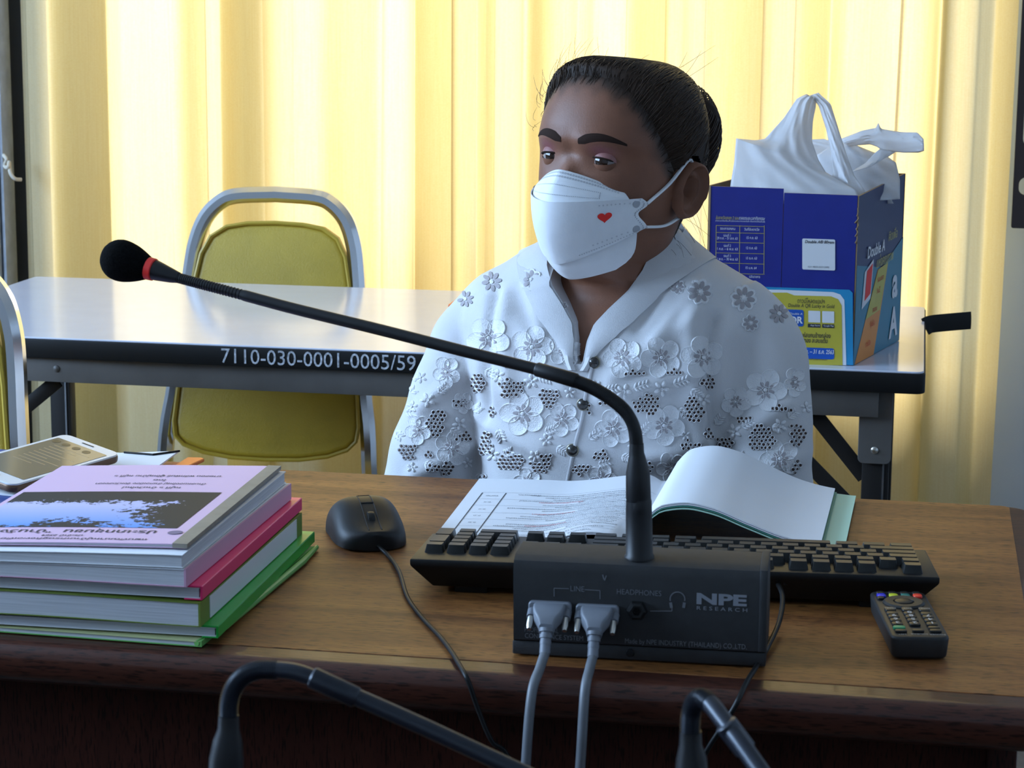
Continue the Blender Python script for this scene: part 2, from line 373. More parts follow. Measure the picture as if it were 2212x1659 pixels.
def picture_mat():
    mt = bpy.data.materials.new('printed_lake_photo'); mt.use_nodes = True; N, L = nodes(mt); b = N['Principled BSDF']; b.inputs['Roughness'].default_value = .6; b.inputs['Specular IOR Level'].default_value = .2
    tc = N.new('ShaderNodeTexCoord'); sp = N.new('ShaderNodeSeparateXYZ'); L.new(tc.outputs['Generated'], sp.inputs[0])
    mp = N.new('ShaderNodeMapping'); mp.inputs['Scale'].default_value = (9, 7, 1); L.new(tc.outputs['Generated'], mp.inputs[0])
    nz = N.new('ShaderNodeTexNoise'); nz.inputs['Scale'].default_value = 2.2; nz.inputs['Detail'].default_value = 7; nz.inputs['Roughness'].default_value = .7; L.new(mp.outputs[0], nz.inputs['Vector'])
    def math_(op, a, b_, clamp=False):
        n = N.new('ShaderNodeMath'); n.operation = op; n.use_clamp = clamp
        for i, x in enumerate((a, b_)):
            if isinstance(x, (int, float)): n.inputs[i].default_value = x
            else: L.new(x, n.inputs[i])
        return n.outputs[0]
    x, y = sp.outputs[0], sp.outputs[1]
    # dark ground along the far (upside-down lower) edge, leafy tree at the right, foliage along the near edge
    k1 = math_('MULTIPLY', math_('SUBTRACT', y, .66), 7)
    k2 = math_('SUBTRACT', math_('MULTIPLY', math_('SUBTRACT', x, .66), 5), math_('MULTIPLY', math_('ABSOLUTE', math_('SUBTRACT', y, .45), 0), 2.0))
    k3 = math_('MULTIPLY', math_('SUBTRACT', math_('MULTIPLY', math_('SUBTRACT', .25, y), 4), math_('MULTIPLY', math_('ABSOLUTE', math_('SUBTRACT', x, .45), 0), 3)), 1)
    mxk = math_('MAXIMUM', math_('MAXIMUM', k1, k2), k3)
    v = math_('GREATER_THAN', math_('ADD', mxk, math_('MULTIPLY', math_('SUBTRACT', nz.outputs[0], .5), 4.2)), .18)
    sky = N.new('ShaderNodeValToRGB'); e = sky.color_ramp.elements; e[0].position = 0; e[0].color = (.12, .30, .72, 1); e[1].position = .6; e[1].color = (.52, .50, .74, 1)
    L.new(y, sky.inputs[0])
    mx = N.new('ShaderNodeMix'); mx.data_type = 'RGBA'; L.new(v, mx.inputs[0]); L.new(sky.outputs[0], mx.inputs[6]); mx.inputs[7].default_value = (.028, .027, .026, 1)
    L.new(mx.outputs[2], b.inputs['Base Color']); return mt
M['picture'] = picture_mat()
def struct(name, vf, mt, parent=None):
    o = build(name, vf, mt, parent); o['kind'] = 'structure'; return o
# ================================================================== the room
X0, X1, Y0, Y1, ZC = -3.3, 2.2, -2.6, 4.0, 2.8
struct('floor', box(X0-.15, X1+.15, Y0-.15, Y1+.15, -.1, 0), M['floor'])
struct('ceiling', box(X0-.15, X1+.15, Y0-.15, Y1+.15, ZC, ZC+.1), M['ceiling'])
def wall_with_hole(name, a0, a1, h0, h1, z0, z1, place):
    b = MB()
    for q in ((a0, h0, 0, ZC), (h1, a1, 0, ZC), (h0, h1, 0, z0), (h0, h1, z1, ZC)): b.add(place(*q))
    return struct(name, b, M['wall'])
wall_with_hole('wall_back', X0, X1, -1.52, .07, .64, 2.4, lambda a, b_, c, d: box(a, b_, Y1, Y1+.15, c, d))
wall_with_hole('wall_left', Y0, Y1, 0, 2.9, 1.3, 2.6, lambda a, b_, c, d: box(X0-.15, X0, a, b_, c, d))
struct('wall_right', box(X1, X1+.15, Y0, Y1, 0, ZC), M['wall'])
struct('wall_front', box(X0, X1, Y0-.15, Y0, 0, ZC), M['wall'])
def window(name, horizontal, a0, a1, z0, z1, c, n):
    b = MB(); t = .05
    R = (lambda p, q, r, s_, d=.03: box(p, q, c-d, c+d, r, s_)) if horizontal else (lambda p, q, r, s_, d=.03: box(c-d, c+d, p, q, r, s_))
    b.add(R(a0, a1, z0, z0+t)); b.add(R(a0, a1, z1-t, z1)); b.add(R(a0, a0+t, z0+t, z1-t)); b.add(R(a1-t, a1, z0+t, z1-t))
    o = struct(name, b, M['alu'])
    w = (a1-a0)/n
    for k in range(1, n): build('mullion', R(a0+k*w-t/2, a0+k*w+t/2, z0+t, z1-t), M['alu'], o)
    for k in range(n): build('pane', R(a0+k*w+t/2, a0+(k+1)*w-t/2, z0+t, z1-t, .003), M['glass'], o)
    return o
window('window_1', True, -1.52, .07, .64, 2.4, Y1+.08, 4)
window('window_2', False, 0, 2.9, 1.3, 2.6, X0-.08, 4)
# pillar face at the far right, painted pale
struct('wall_pillar', box(.13, .62, 3.86, 3.999, 0, ZC, .004), M['pillar'])
# left: grey plaster strip and the aluminium upright of a sliding window
p0 = at_y(0, 300, 3.9); xl = p0[0]
struct('wall_strip', box(xl-.5, xl+.004, 3.93, 3.999, 0, ZC), M['granite'])
b = MB(); b.add(box(xl-.006, xl+.016, 3.84, 3.93, .02, ZC-.02, .002)); b.add(box(xl+.020, xl+.026, 3.85, 3.93, .02, ZC-.02, .001))
struct('trim_1', b, M['trim'])
struct('gap_shade_strip', box(xl+.026, xl+.075, 3.90, 3.96, .02, ZC-.02), M['black'])  # added black strip, its colour gives the darkness of the gap beside the upright
k = [at_y(8, 335, 3.80), at_y(14, 345, 3.79), at_y(10, 358, 3.80), at_y(17, 362, 3.78), at_y(20, 350, 3.79), at_y(22, 372, 3.78), at_y(32, 386, 3.78), at_y(46, 388, 3.79)]
tag(build('curtain_tieback', tube(smooth_path(k, 6), .0035, 8), M['cord']), 'cream knotted cord on the aluminium upright at the far left', 'tie')
# ------------------------------------------------------------------ curtains
def curtain(name, label, u0, u1, yb, seed, lean0=0, lean1=0, group=None):
    r = np.random.default_rng(seed)
    xa = at_y(u0, 400, yb)[0]; xb = at_y(u1, 400, yb)[0]; Wd = xb-xa
    n = int(Wd*1500); nz = 16
    s = np.linspace(0, 1, n)
    def wob(k, q): return sum(r.normal()*np.sin(2*PI*(s*f_*q+r.random())) for f_ in (1, 1.7, 2.9))*k
    fr = np.clip(1+wob(.28, 2.2), .45, 2.2)
    ph = np.cumsum(fr); ph = ph/ph[-1]*2*PI*round(Wd/.150)
    amp = .034*np.clip(1+wob(.22, 3.1), .4, 1.6)
    fold = .0130*np.clip(.70+wob(.42, 3.7), -.2, 1.7)
    asym = wob(.5, 2.0)
    v = []
    for j in range(nz):
        t = j/(nz-1); z = .06+t*2.42
        a = 1.12-.2*t; pj = ph+.22*np.sin(2.3*t+s*11)+.1*math.sin(5*t)
        x = xa+Wd*s + a*fold*np.sin(2*pj+.3) + lean0*(1-s)*(1-t)**2 + lean1*s*(1-t)
        y = yb + a*amp*(np.sin(pj)+.28*np.sin(2*pj+asym)+.10*np.sin(3*pj+2*asym)) + .010*np.sin(s*9+2*t)
        v.extend(zip(x, y, np.full(n, z)))
    f = [(j*n+i, j*n+i+1, (j+1)*n+i+1, (j+1)*n+i) for j in range(nz-1) for i in range(n-1)]
    o = build(name, (v, f), M['curtain'], smooth=70)
    return tag(o, label, 'curtain', group)
curtain('curtain', 'pale yellow pleated curtain hanging behind the yellow green chair', 40, 1062, 3.83, 3)
curtain('curtain', 'pale yellow pleated curtain hanging behind the woman and the blue carton', 1030, 2186, 3.745, 11, lean1=-.012)
# dark slotted steel upright in the top right corner
def holed(outer, holes, depth):
    c = bpy.data.curves.new('c', 'CURVE'); c.dimensions = '2D'; c.fill_mode = 'BOTH'; c.extrude = depth/2; c.bevel_depth = 0
    for P in [outer]+holes:
        sp = c.splines.new('POLY'); sp.points.add(len(P)-1); sp.use_cyclic_u = True
        for q, p in zip(sp.points, P): q.co = (p[0], p[1], 0, 1)
    o = bpy.data.objects.new('c', c); COL.objects.link(o); r = evaluated(o); bpy.data.curves.remove(c); return r
pa = at_y(2184, 492, 3.72)
hs = [rrect(.012, .040, .135, .62, .0139), rrect(.009, .033, .055, .085, .0119)]
vf = holed(rrect(0, .12, 0, 1.3, .003), hs, .01)
vf = fn(vf, lambda x, y, z: (pa[0]+x, 3.72-z, pa[2]+y))
b = MB().add(vf)
o = build('slotted_upright', b, M['brown_metal'], smooth=30); tag(o, 'dark brown slotted steel upright at the right edge by the curtain', 'upright')
# ================================================================== folding table at the back
TZ = .753; TYF = 2.895; TXR = .0194; TXL = TXR-1.5
tb = thing('folding_table', 'white topped folding table with black edge and stencilled number', 'table', (TXR-.75, TYF+.3, 0))
build('table_top', prism(rrect(TXL+.002, TXR-.002, TYF+.002, TYF+.598, .012), TZ-.003, TZ, .0008, 1), M['laminate'], tb, True)
build('edge_band', prism(rrect(TXL, TXR, TYF, TYF+.6, .013), TZ-.030, TZ-.0025, .002), M['band'], tb, True)
ap = MB()
ap.add(box(TXL+.03, TXR-.06, TYF+.012, TYF+.018, TZ-.066, TZ-.030, .001)); ap.add(box(TXL+.03, TXR-.06, TYF+.582, TYF+.588, TZ-.066, TZ-.030, .001))
build('apron', ap, M['steel_grey'], tb, True)
ra, rc = (at_y(1862, 1000, TYF+.03)[0], at_y(1921, 1000, TYF+.03)[0]); la = TXL+(TXR-rc); lc = la+(rc-ra)
def bar(P0, P1, w=.021): return rtube([P0, P1], .006, w, (0, 1, 0))
for yy, rows in ((TYF+.03, 1), (TYF+.545, 0)):
    for a, c in ((la, lc), (ra, rc)):
        lg = build('leg', box(a, c, yy, yy+.025, .01, TZ-.03, .002), M['steel_dark'], tb, True)
        build('leg_edge', box(c-.009, c-.0065, yy-.002, yy+.001, .02, TZ-.1), M['alu'], lg, True)
        build('foot', box(a-.002, c+.002, yy-.003, yy+.028, 0, .02, .002), M['plastic'], lg, True)
        br = build('bracket', prism(rrect(a-.006, c+.002, TZ-.132, TZ-.030, .008), 0, .004, .0008, 1), M['steel_grey'], tb)
        br.data.transform(Matrix(((1, 0, 0, 0), (0, 0, -1, yy-.003), (0, 1, 0, 0), (0, 0, 0, 1)))); br.data.transform(INV[tb])
        build('rivet', xf(lathe([(.0055, 0), (.005, .002), (.003, .0035), (0, .004)], 12), Matrix.Translation(((a+c)/2-.002, yy-.006, TZ-.113)) @ Matrix.Rotation(PI/2, 4, 'X')), M['nickel'], br, True)
    xi = la+.135
    build('brace', bar((la+.02, yy+.012, TZ-.165), (xi, yy+.012, TZ-.036)), M['steel_dark'], tb, True)
    build('brace', bar((ra+.004, yy+.012, TZ-.155), (ra-.095, yy+.012, TZ-.036)), M['steel_dark'], tb, True)
q0, q1 = at_y(125, 822, TYF+.04), at_y(-60, 975, TYF+.04); build('brace', bar(q0, q1), M['steel_dark'], tb, True)
q0, q1 = at_y(1588, 838, TYF+.05), at_y(1872, 1130, TYF+.05); build('brace', bar(q0, q1), M['steel_dark'], tb, True)
rv = at_y(121, 797, TYF+.01); build('rivet', xf(lathe([(.0055, 0), (.005, .002), (.003, .0035), (0, .004)], 12), Matrix.Translation((float(rv[0]), TYF+.013, float(rv[2]))) @ Matrix.Rotation(PI/2, 4, 'X')), M['steel_grey'], tb, True)
st = MB(); t0 = at_y(478, 772, TYF); t1 = at_y(898, 790, TYF)
# hand stencilled inventory number on the black edge
st.add(text('7110-030-0001-0005/59', .0300, lambda x, y: ((t0[0]+t1[0])/2+x, TYF-.0006, TZ-.0165+y), wide=1.0, bold=.0))
o = build('stencilled_number', st, M['stencil'], tb, True)
w = max(v.co.x for v in o.data.vertices)-min(v.co.x for v in o.data.vertices); cx = (t0[0]+t1[0])/2-(TXR-.75)
for v in o.data.vertices: v.co.x = cx+(v.co.x-cx)*(t1[0]-t0[0])/w
# loose end of the black edge strip sticking out at the right
q = [at_y(1998, 706, 3.34), at_y(2012, 700, 3.345), at_y(2050, 696, 3.36), at_y(2097, 692, 3.38)]
build('loose_edge_strip', rtube(smooth_path(q, 4), .003, .027, (0, 1, 0)), M['band'], tb, True)
# ================================================================== chairs
def make_chair(name, label):
    t = thing(name, label, 'chair', group='yellow green banquet chairs')
    def pad(outline, y0, y1, bev):
        v, f = prism(outline, y0, y1, bev, 4); return [(p[0], p[2], p[1]) for p in v], [tuple(reversed(q)) for q in f]
    half = [(0, .437), (.06, .439), (.11, .447), (.145, .460), (.160, .475), (.1635, .50), (.158, .56), (.148, .66), (.137, .74), (.128, .785), (.112, .815), (.085, .832), (.05, .838), (0, .840)]
    out = half + [(-x, z) for x, z in half[-2:0:-1]]
    sh = lambda vf: fn(vf, lambda x, y, z: (x, y+.10*(z-.44)/.46+.012*(1-(x/.17)**2), z))
    bk = build('backrest', sh(pad(out, -.016, .018, .011)), M['vinyl'], t)
    P = [(x, -.017, z) for x, z in out]; P.append(P[0]); build('piping', sh(tube(P, .0035, 6)), M['piping'], bk)
    half = [(.192, .02), (.182, .43), (.168, .56), (.153, .70), (.147, .76), (.140, .805), (.125, .845), (.100, .872), (.07, .884), (0, .888)]
    pth = smooth_path([(x, 0, z) for x, z in half], 5); pth = pth + [np.array((-p[0], p[1], p[2])) for p in pth[-2::-1]]
    fr = fn(rtube(pth, .028, .027, (0, 1, 0)), lambda x, y, z: (x, y+(.10*(z-.44)/.46 if z > .44 else .12*(.44-z)), z))
    build('back_frame', fr, M['chrome'], t)
    build('seat', fn(box(-.2, .2, -.40, .02, .36, .40, .018, 3), lambda x, y, z: (x*(1+.12*(-y)), y, z)), M['vinyl'], t)
    build('seat_frame', box(-.19, .19, -.38, .0, .338, .36, .004), M['chrome'], t)
    for s in (-1, 1):
        build('leg', rtube([(s*.2, -.36, .35), (s*.215, -.40, 0.0)], .022, .022, (0, 1, 0)), M['chrome'], t)
        build('foot', box(s*.192-.013, s*.192+.013, .035, .063, 0, .025, .003), M['plastic'], t)
    return t
ch = make_chair('banquet_chair', 'yellow green vinyl chair with arched chrome frame behind the white table')
ch.location = (-1.093, 3.56, 0); ch.rotation_euler.z = math.radians(3)
c2 = copy_tree(ch); c2.location = (-1.288, 2.55, 0); c2.rotation_euler.z = 0
c2['label'] = 'chrome framed chair cut off by the left edge of the picture'
c3 = copy_tree(ch); c3.location = (-.32, 2.52, 0); c3.rotation_euler.z = math.radians(-4)
c3['label'] = 'chair the woman in the white blouse sits on'
# ================================================================== desk
DZ = .75
dk = thing('wooden_desk', 'brown wooden desk with dark rounded edge in front of the woman', 'desk', (-.9, 1.86, 0))
build('desk_edge', prism(rrect(-2.05, .135, 1.538, 2.182, .045), DZ-.034, DZ-.0006, .012, 4), M['desk_edge'], dk, True)
build('desk_top', prism(rrect(-2.0, .102, 1.572, 2.170, .01), DZ-.012, DZ, .0004, 1), M['desk_top'], dk, True)
build('front_panel', box(-2.0, .068, 1.600, 1.622, .02, DZ-.034), M['desk_panel'], dk, True)
for x in (-2.0, -.98, .068): build('side_panel', box(x, x+.022, 1.60 if x < 0 else 1.596, 2.13, 0, DZ-.034, .002), M['desk_panel'], dk, True)
fd = thing('wooden_desk', 'dark desk just below the picture carrying the two nearest microphones', 'desk', (-.3, .9, 0))
build('desk_top', prism(rrect(-1.6, 1.0, .62, 1.27, .04), DZ-.034, DZ, .01, 3), M['desk_edge'], fd, True)
build('front_panel', box(-1.55, .95, .70, .72, .02, DZ-.034), M['desk_panel'], fd, True)
for x in (-1.55, .93): build('side_panel', box(x, x+.02, .72, 1.2, 0, DZ-.034), M['desk_panel'], fd, True)
# ================================================================== the woman
HC = np.array([-.3125, 2.28, 1.0745]); HA = np.radians([-27, -5, 2.0]); TYAW = math.radians(-7)
TC = np.array([-.316, 2.315, 0.])
def rot3(a, p, r):
    return np.array(Matrix.Rotation(a, 3, 'Z') @ Matrix.Rotation(p, 3, 'X') @ Matrix.Rotation(r, 3, 'Y'))
RH = rot3(*HA)
def head(l, z=None):
    """head-local to world; below the jaw the turn of the head fades into the torso"""
    z = l[2] if z is None else z; w = sstep(-.155, -.095, z)
    R = RH if w == 1 else rot3(HA[0]*w+TYAW*(1-w), HA[1]*w, HA[2]*w)
    return HC + R @ np.array(l)
_T = [ # z, front, back, half width, roundness
 (.106, .004, .004, .004, 2), (.103, .032, .032, .028, 2), (.097, .049, .052, .044, 2.05), (.086, .064, .069, .058, 2.1), (.071, .0755, .080, .067, 2.15),
 (.053, .083, .087, .073, 2.2), (.036, .0870, .090, .0760, 2.25), (.020, .0885, .091, .0770, 2.25), (.004, .0850, .090, .0765, 2.2), (-.015, .0845, .087, .0755, 2.15),
 (-.035, .0850, .082, .0735, 2.1), (-.055, .0855, .077, .0700, 2.0), (-.075, .0845, .074, .0640, 1.95), (-.092, .0790, .073, .0570, 1.9), (-.106, .0700, .074, .0500, 1.9),
 (-.114, .0560, .076, .0500, 1.9), (-.120, .0480, .078, .0530, 2), (-.128, .0400, .080, .0570, 2), (-.140, .0420, .083, .0650, 2), (-.155, .0520, .086, .0850, 2),
 (-.172, .0640, .088, .1050, 2), (-.195, .0720, .088, .1200, 2.1), (-.22, .078, .085, .125, 2.1), (-.26, .08, .08, .125, 2.1)]
_zs = [q[0] for q in _T]; HF, HB, HW, HN = [pchip(_zs, [q[i] for q in _T]) for i in (1, 2, 3, 4)]
def g2(x, z, x0, z0, sx, sz): return math.exp(-((x-x0)/sx)**2-((z-z0)/sz)**2)
def face_bump(x, z):
    a = abs(x); d = 0
    d += -.0045*g2(a, z, .032, .001, .017, .011)          # eye sockets
    d += .0030*g2(a, z, .030, .022, .022, .008)           # brow ridge
    d += -.0040*g2(x, z, 0, .006, .009, .012)             # nasion
    d += .0020*g2(a, z, .044, -.026, .018, .018)          # cheekbones
    d += .0170*g2(x, z, 0, -.041, .0105, .013)+.0110*g2(x, z, 0, -.022, .0075, .017)   # nose
    d += .0080*g2(a, z, .0135, -.045, .007, .008)         # nostril wings
    d += .0060*g2(x, z, 0, -.068, .020, .007)+.0050*g2(x, z, 0, -.080, .017, .006)-.003*g2(x, z, 0, -.0735, .02, .0025)-.004*g2(x, z, 0, -.09, .016, .006)
    d += .0040*g2(x, z, 0, -.104, .015, .010)
    return d
def head_surf(th, z, off=0):
    Fz = HF(z) if abs(th) < PI/2 else HB(z); Wz = HW(z); n = HN(z)
    s, c = math.sin(th), math.cos(th); r = 1/((abs(s)/Wz)**n+(abs(c)/Fz)**n)**(1/n)
    x, y = r*s, -r*c
    if c > 0 and z > -.12: y -= face_bump(x, z)*sstep(0, .35, c)
    if off:
        nx, ny, nz = x/Wz**2, y/Fz**2, z/.106**2*.9 if z > 0 else 0
        k = off/math.sqrt(nx*nx+ny*ny+nz*nz+1e-9); x += nx*k; y += ny*k; z += nz*k
    return np.array((x, y, z))
zr = np.concatenate([np.linspace(.106, .09, 8)[:-1], np.linspace(.09, -.10, 80)[:-1], np.linspace(-.10, -.13, 14)[:-1], np.linspace(-.13, -.26, 24)])
NT = 150; hv, hf_ = [], []
ths = [2*PI*k/NT-PI for k in range(NT)]
for z in zr:
    for t in ths: hv.append(head(head_surf(t, z), z))
for j in range(len(zr)-1):
    for k in range(NT): hf_.append((j*NT+k, (j+1)*NT+k, (j+1)*NT+(k+1) % NT, j*NT+(k+1) % NT))
hf_.append(tuple(range(NT))); hf_.append(tuple((len(zr)-1)*NT+k for k in range(NT-1, -1, -1)))
HBVH = BVHTree.FromPolygons([Vector(v) for v in hv], hf_)
body = MB().add((hv, hf_), 0)
# ears
def ear(s):
    def f(u, v):
        t = 2*PI*u; rr = v
        a = .031*(1+.10*math.cos(2*t)) ; ez = math.cos(t)*.0315; ey = math.sin(t)*(.0185 if math.cos(t) > -.2 else .0155)
        y = ey*rr+.004*math.cos(t)*rr; z = ez*rr
        h = .010*math.exp(-((rr-.86)/.13)**2) + .0045*math.exp(-((rr-.52)/.12)**2)*(1 if math.sin(t) > -.3 else .3) - .006*math.exp(-(rr/.35)**2)
        if math.cos(t) < -.75: h = h*.5+.004*rr
        if rr > .97: h -= .006
        h += .012*(.5+.5*math.sin(t))*rr
        return np.array((h, y, z))
    v, q = grid(f, 40, 14, wrap=True)
    v = [(p[0], p[1]+.0, p[2]) for p in v]
    Rt = np.array(Matrix.Rotation(math.radians(-10), 3, 'X'))
    out = [head(np.array((s*(.0760+(Rt@np.array(p))[0]*1.0), .016+(Rt@np.array(p))[1], -.022+(Rt@np.array(p))[2]))) for p in v]
    b_ = (out, q if s > 0 else [tuple(reversed(k)) for k in q]); return b_
body.add(ear(1)); body.add(ear(-1))
# eyelids: spherical caps over each eyeball
EYES = [np.array((s*.0315, -.0645, .001)) for s in (-1, 1)]
def lid(c, r, e0, e1, s):
    def f(u, v):
        az = math.radians(-100+200*u); droop = .16*(az/1.36)**2
        edge = e0*max(-.2, 1-.75*(az/1.1)**2) - .03*az*s
        el = edge+(e1-edge)*v
        return head(c+r*np.array((math.sin(az)*math.cos(el), -math.cos(az)*math.cos(el), math.sin(el))))
    return grid(f, 22, 8)
for s, c in zip((-1, 1), EYES):
    body.add(lid(c, .0156, math.radians(13), math.radians(80), s), 1)
    lv = lid(c, .0152, math.radians(-14), math.radians(-80), s); body.add((lv[0], [tuple(reversed(q)) for q in lv[1]]), 0)
YB = pchip([.12, .104, .093, .083, .073, .062, .048, .032, .016, 0, -.010, -.02, -.03, -.05, -.07, -.09, -.12], [-.16, -.115, -.084, -.0705, -.066, -.060, -.053, -.044, -.032, -.019, -.009, .008, .030, .036, .040, .046, .05])
# ---- trunk, arms, hands, legs under the clothes: closed lofts fused by a voxel remesh
def tw(p):
    c, s = math.cos(TYAW), math.sin(TYAW); return np.array((TC[0]+p[0]*c-p[1]*s, TC[1]+p[0]*s+p[1]*c, p[2]))
def ring_loft(rows, n=40, map_=tw):
    v, f = [], []
    for z, Wd, Fr, Bk, e in rows:
        for k in range(n):
            t = 2*PI*k/n; s, c = math.sin(t), math.cos(t); q = Fr if c > 0 else Bk
            r = 1/((abs(s)/Wd)**e+(abs(c)/q)**e)**(1/e); v.append(map_((r*s, -r*c, z)))
    for j in range(len(rows)-1):
        for k in range(n): f.append((j*n+k, j*n+(k+1) % n, (j+1)*n+(k+1) % n, (j+1)*n+k))
    f.append(tuple(range(n-1, -1, -1))); f.append(tuple((len(rows)-1)*n+k for k in range(n))); return v, f
def dense(rows, step=.012):
    z = [r[0] for r in rows]; g = [pchip(z, [r[i] for r in rows]) for i in range(1, 5)]
    zz = np.arange(z[0], z[-1], step).tolist()+[z[-1]]
    return [(q, *[k(q) for k in g]) for q in zz]
def remesh(vf, voxel, smooth_it=0):
    me = bpy.data.meshes.new('r'); me.from_pydata([tuple(map(float, p)) for p in vf[0]], [], vf[1]); o = bpy.data.objects.new('r', me); COL.objects.link(o)
    md = o.modifiers.new('r', 'REMESH'); md.mode = 'VOXEL'; md.voxel_size = voxel
    if smooth_it: sm = o.modifiers.new('s', 'SMOOTH'); sm.iterations = smooth_it; sm.factor = .5
    return evaluated(o)
tr = MB()
tr.add(ring_loft(dense([(.42, .15, .11, .12, 2.3), (.50, .165, .12, .12, 2.3), (.62, .14, .105, .10, 2.2), (.74, .125, .10, .09, 2.2), (.84, .14, .105, .09, 2.2), (.90, .15, .09, .085, 2.2), (.93, .12, .065, .075, 2.1)])))
def limb(pts, rad, n=20): return tube(smooth_path([tw(p) for p in pts], 5), np.interp(np.linspace(0, 1, (len(pts)-1)*5+1), np.linspace(0, 1, len(rad)), rad), n)
for s in (-1, 1):
    ex = .17 if s > 0 else .195
    tr.add(limb([(s*.115, .0, .900), (s*.145, 0, .868), (s*(.168 if s > 0 else .184), -.02, .79), (s*(ex+.004), -.034, .70)], [.036, .038, .036, .035]))
    tr.add(limb([(s*(ex+.004), -.01, .705), (s*(ex-.01), -.06, .66), (s*(ex-.05), -.13, .61), (s*.10, -.19, .585)], [.036, .038, .030, .023]))
    # hand resting on the thigh: palm and five fingers
    tr.add(limb([(s*.103, -.185, .586), (s*.088, -.225, .577), (s*.075, -.262, .570)], [.020, .029, .026], 14))
    for k, (dx, ln) in enumerate(((.024, .050), (.008, .060), (-.008, .057), (-.023, .045))):
        bx_ = s*(.075+dx); tr.add(limb([(bx_, -.255, .573), (bx_-s*.003, -.255-ln*.5, .572), (bx_-s*.006, -.255-ln, .558)], [.0095, .009, .0075], 10))
    tr.add(limb([(s*.075, -.215, .578), (s*.048, -.235, .577), (s*.038, -.262, .570)], [.012, .0105, .0085], 10))
    tr.add(limb([(s*.08, .02, .49), (s*.085, -.15, .50), (s*.09, -.36, .495)], [.085, .078, .058]))
    tr.add(limb([(s*.09, -.35, .50), (s*.092, -.37, .35), (s*.095, -.35, .12), (s*.095, -.34, .06)], [.055, .052, .036, .034]))
    tr.add(limb([(s*.095, -.30, .040), (s*.10, -.40, .034), (s*.105, -.49, .026)], [.034, .036, .022], 14))
tv, tf = remesh((tr.v, tr.f), .007, 3)
body.add((tv, tf), 0)
person = build('person', body, [M['skin'], M['eyeshade']], smooth=60)
mk_, hr_ = [0.]*len(body.v), [0.]*len(body.v); i = 0
for z in zr:      # eye make-up and the hair roots along the hairline
    for t in ths:
        p = head_surf(t, z)
        if p[1] < 0 and abs(p[0]) < .06 and abs(z) < .04: mk_[i] = .55*g2(abs(p[0]), z, .034, .011, .012, .006)
        if z > -.11: hr_[i] = sstep(-.016, .006, p[1]-YB(z)+.004*math.sin(p[0]*300)*math.sin(z*170))*(0 if abs(p[0]) > .045 and ((p[1]-.016)/.024)**2+((z+.022)/.038)**2 < 1 else 1)
        i += 1
for nm, dat in (('makeup', mk_), ('roots', hr_)): person.data.attributes.new(nm, 'FLOAT', 'POINT').data.foreach_set('value', dat)
tag(person, 'seated woman in white lace blouse and white face mask, looking to the left', 'person')
INV[person] = Matrix.Identity(4)
# eyes
for s, c in zip((-1, 1), EYES):
    e = build('eye', [(head(c+np.array(p)*.0144)) for p in lathe([(0, -1)]+[(math.sin(a), -math.cos(a)) for a in np.linspace(.2, PI-.2, 12)]+[(0, 1)], 20)[0]] and (
        [head(c+np.array(p)*.0144) for p in lathe([(1e-4, -1)]+[(math.sin(a), -math.cos(a)) for a in np.linspace(.2, PI-.2, 12)]+[(1e-4, 1)], 20)[0]],
        lathe([(1e-4, -1)]+[(math.sin(a), -math.cos(a)) for a in np.linspace(.2, PI-.2, 12)]+[(1e-4, 1)], 20)[1]), M['eye'], person, smooth=80)
    gd = np.array((.20, -1, -.02)); gd /= np.linalg.norm(gd); ax = np.cross(gd, (0, 0, 1)); ax /= np.linalg.norm(ax); ay = np.cross(ax, gd)
    v = [head(c+gd*.0151)]+[head(c+gd*(.0144*math.cos(a)+.0004)+(ax*math.cos(2*PI*k/18)+ay*math.sin(2*PI*k/18))*.0144*math.sin(a)) for a in (.22, .38, .52) for k in range(18)]
    f = [(0, 1+k, 1+(k+1) % 18) for k in range(18)]+[(1+r*18+k, 1+(r+1)*18+k, 1+(r+1)*18+(k+1) % 18, 1+r*18+(k+1) % 18) for r in (0, 1) for k in range(18)]
    build('iris', (v, f), M['iris'], e, smooth=80)
    P = []
    for u in np.linspace(-1.05, 1.05, 13):
        el = math.radians(13)*max(-.2, 1-.75*(u/1.1)**2)-.03*u*s; P.append(head(c+.0159*np.array((math.sin(u)*math.cos(el), -math.cos(u)*math.cos(el), math.sin(el)))))
    build('eyelashes', tube(P, [.0003]+[.0010]*11+[.0005], 6), M['brow'], person)
# eyebrows laid on the brow ridge
def on_head(x, z, off):
    d = RH @ np.array((0, 1., 0)); o_ = head(np.array((x, -.2, z)))
    h = HBVH.ray_cast(Vector(o_), Vector(d)); return np.array(h[0])+np.array(h[1])*off if h[0] else head(np.array((x, -.08, z)))
for s in (-1, 1):
    def f(u, v):
        x = s*(.011+.045*u); z = .0185+.0085*math.sin(PI*min(1, u*.78+.02))-.004*u
        wd = .0050*(1-.78*u**2)*(.55+.45*min(1, u*6)); return on_head(x, z+wd*(v-.5)*2, .0005*math.sin(PI*v)+.00025)
    vf = grid(f, 18, 5); build('eyebrow', vf if s < 0 else (vf[0], [tuple(reversed(q)) for q in vf[1]]), M['brow'], person, smooth=80)
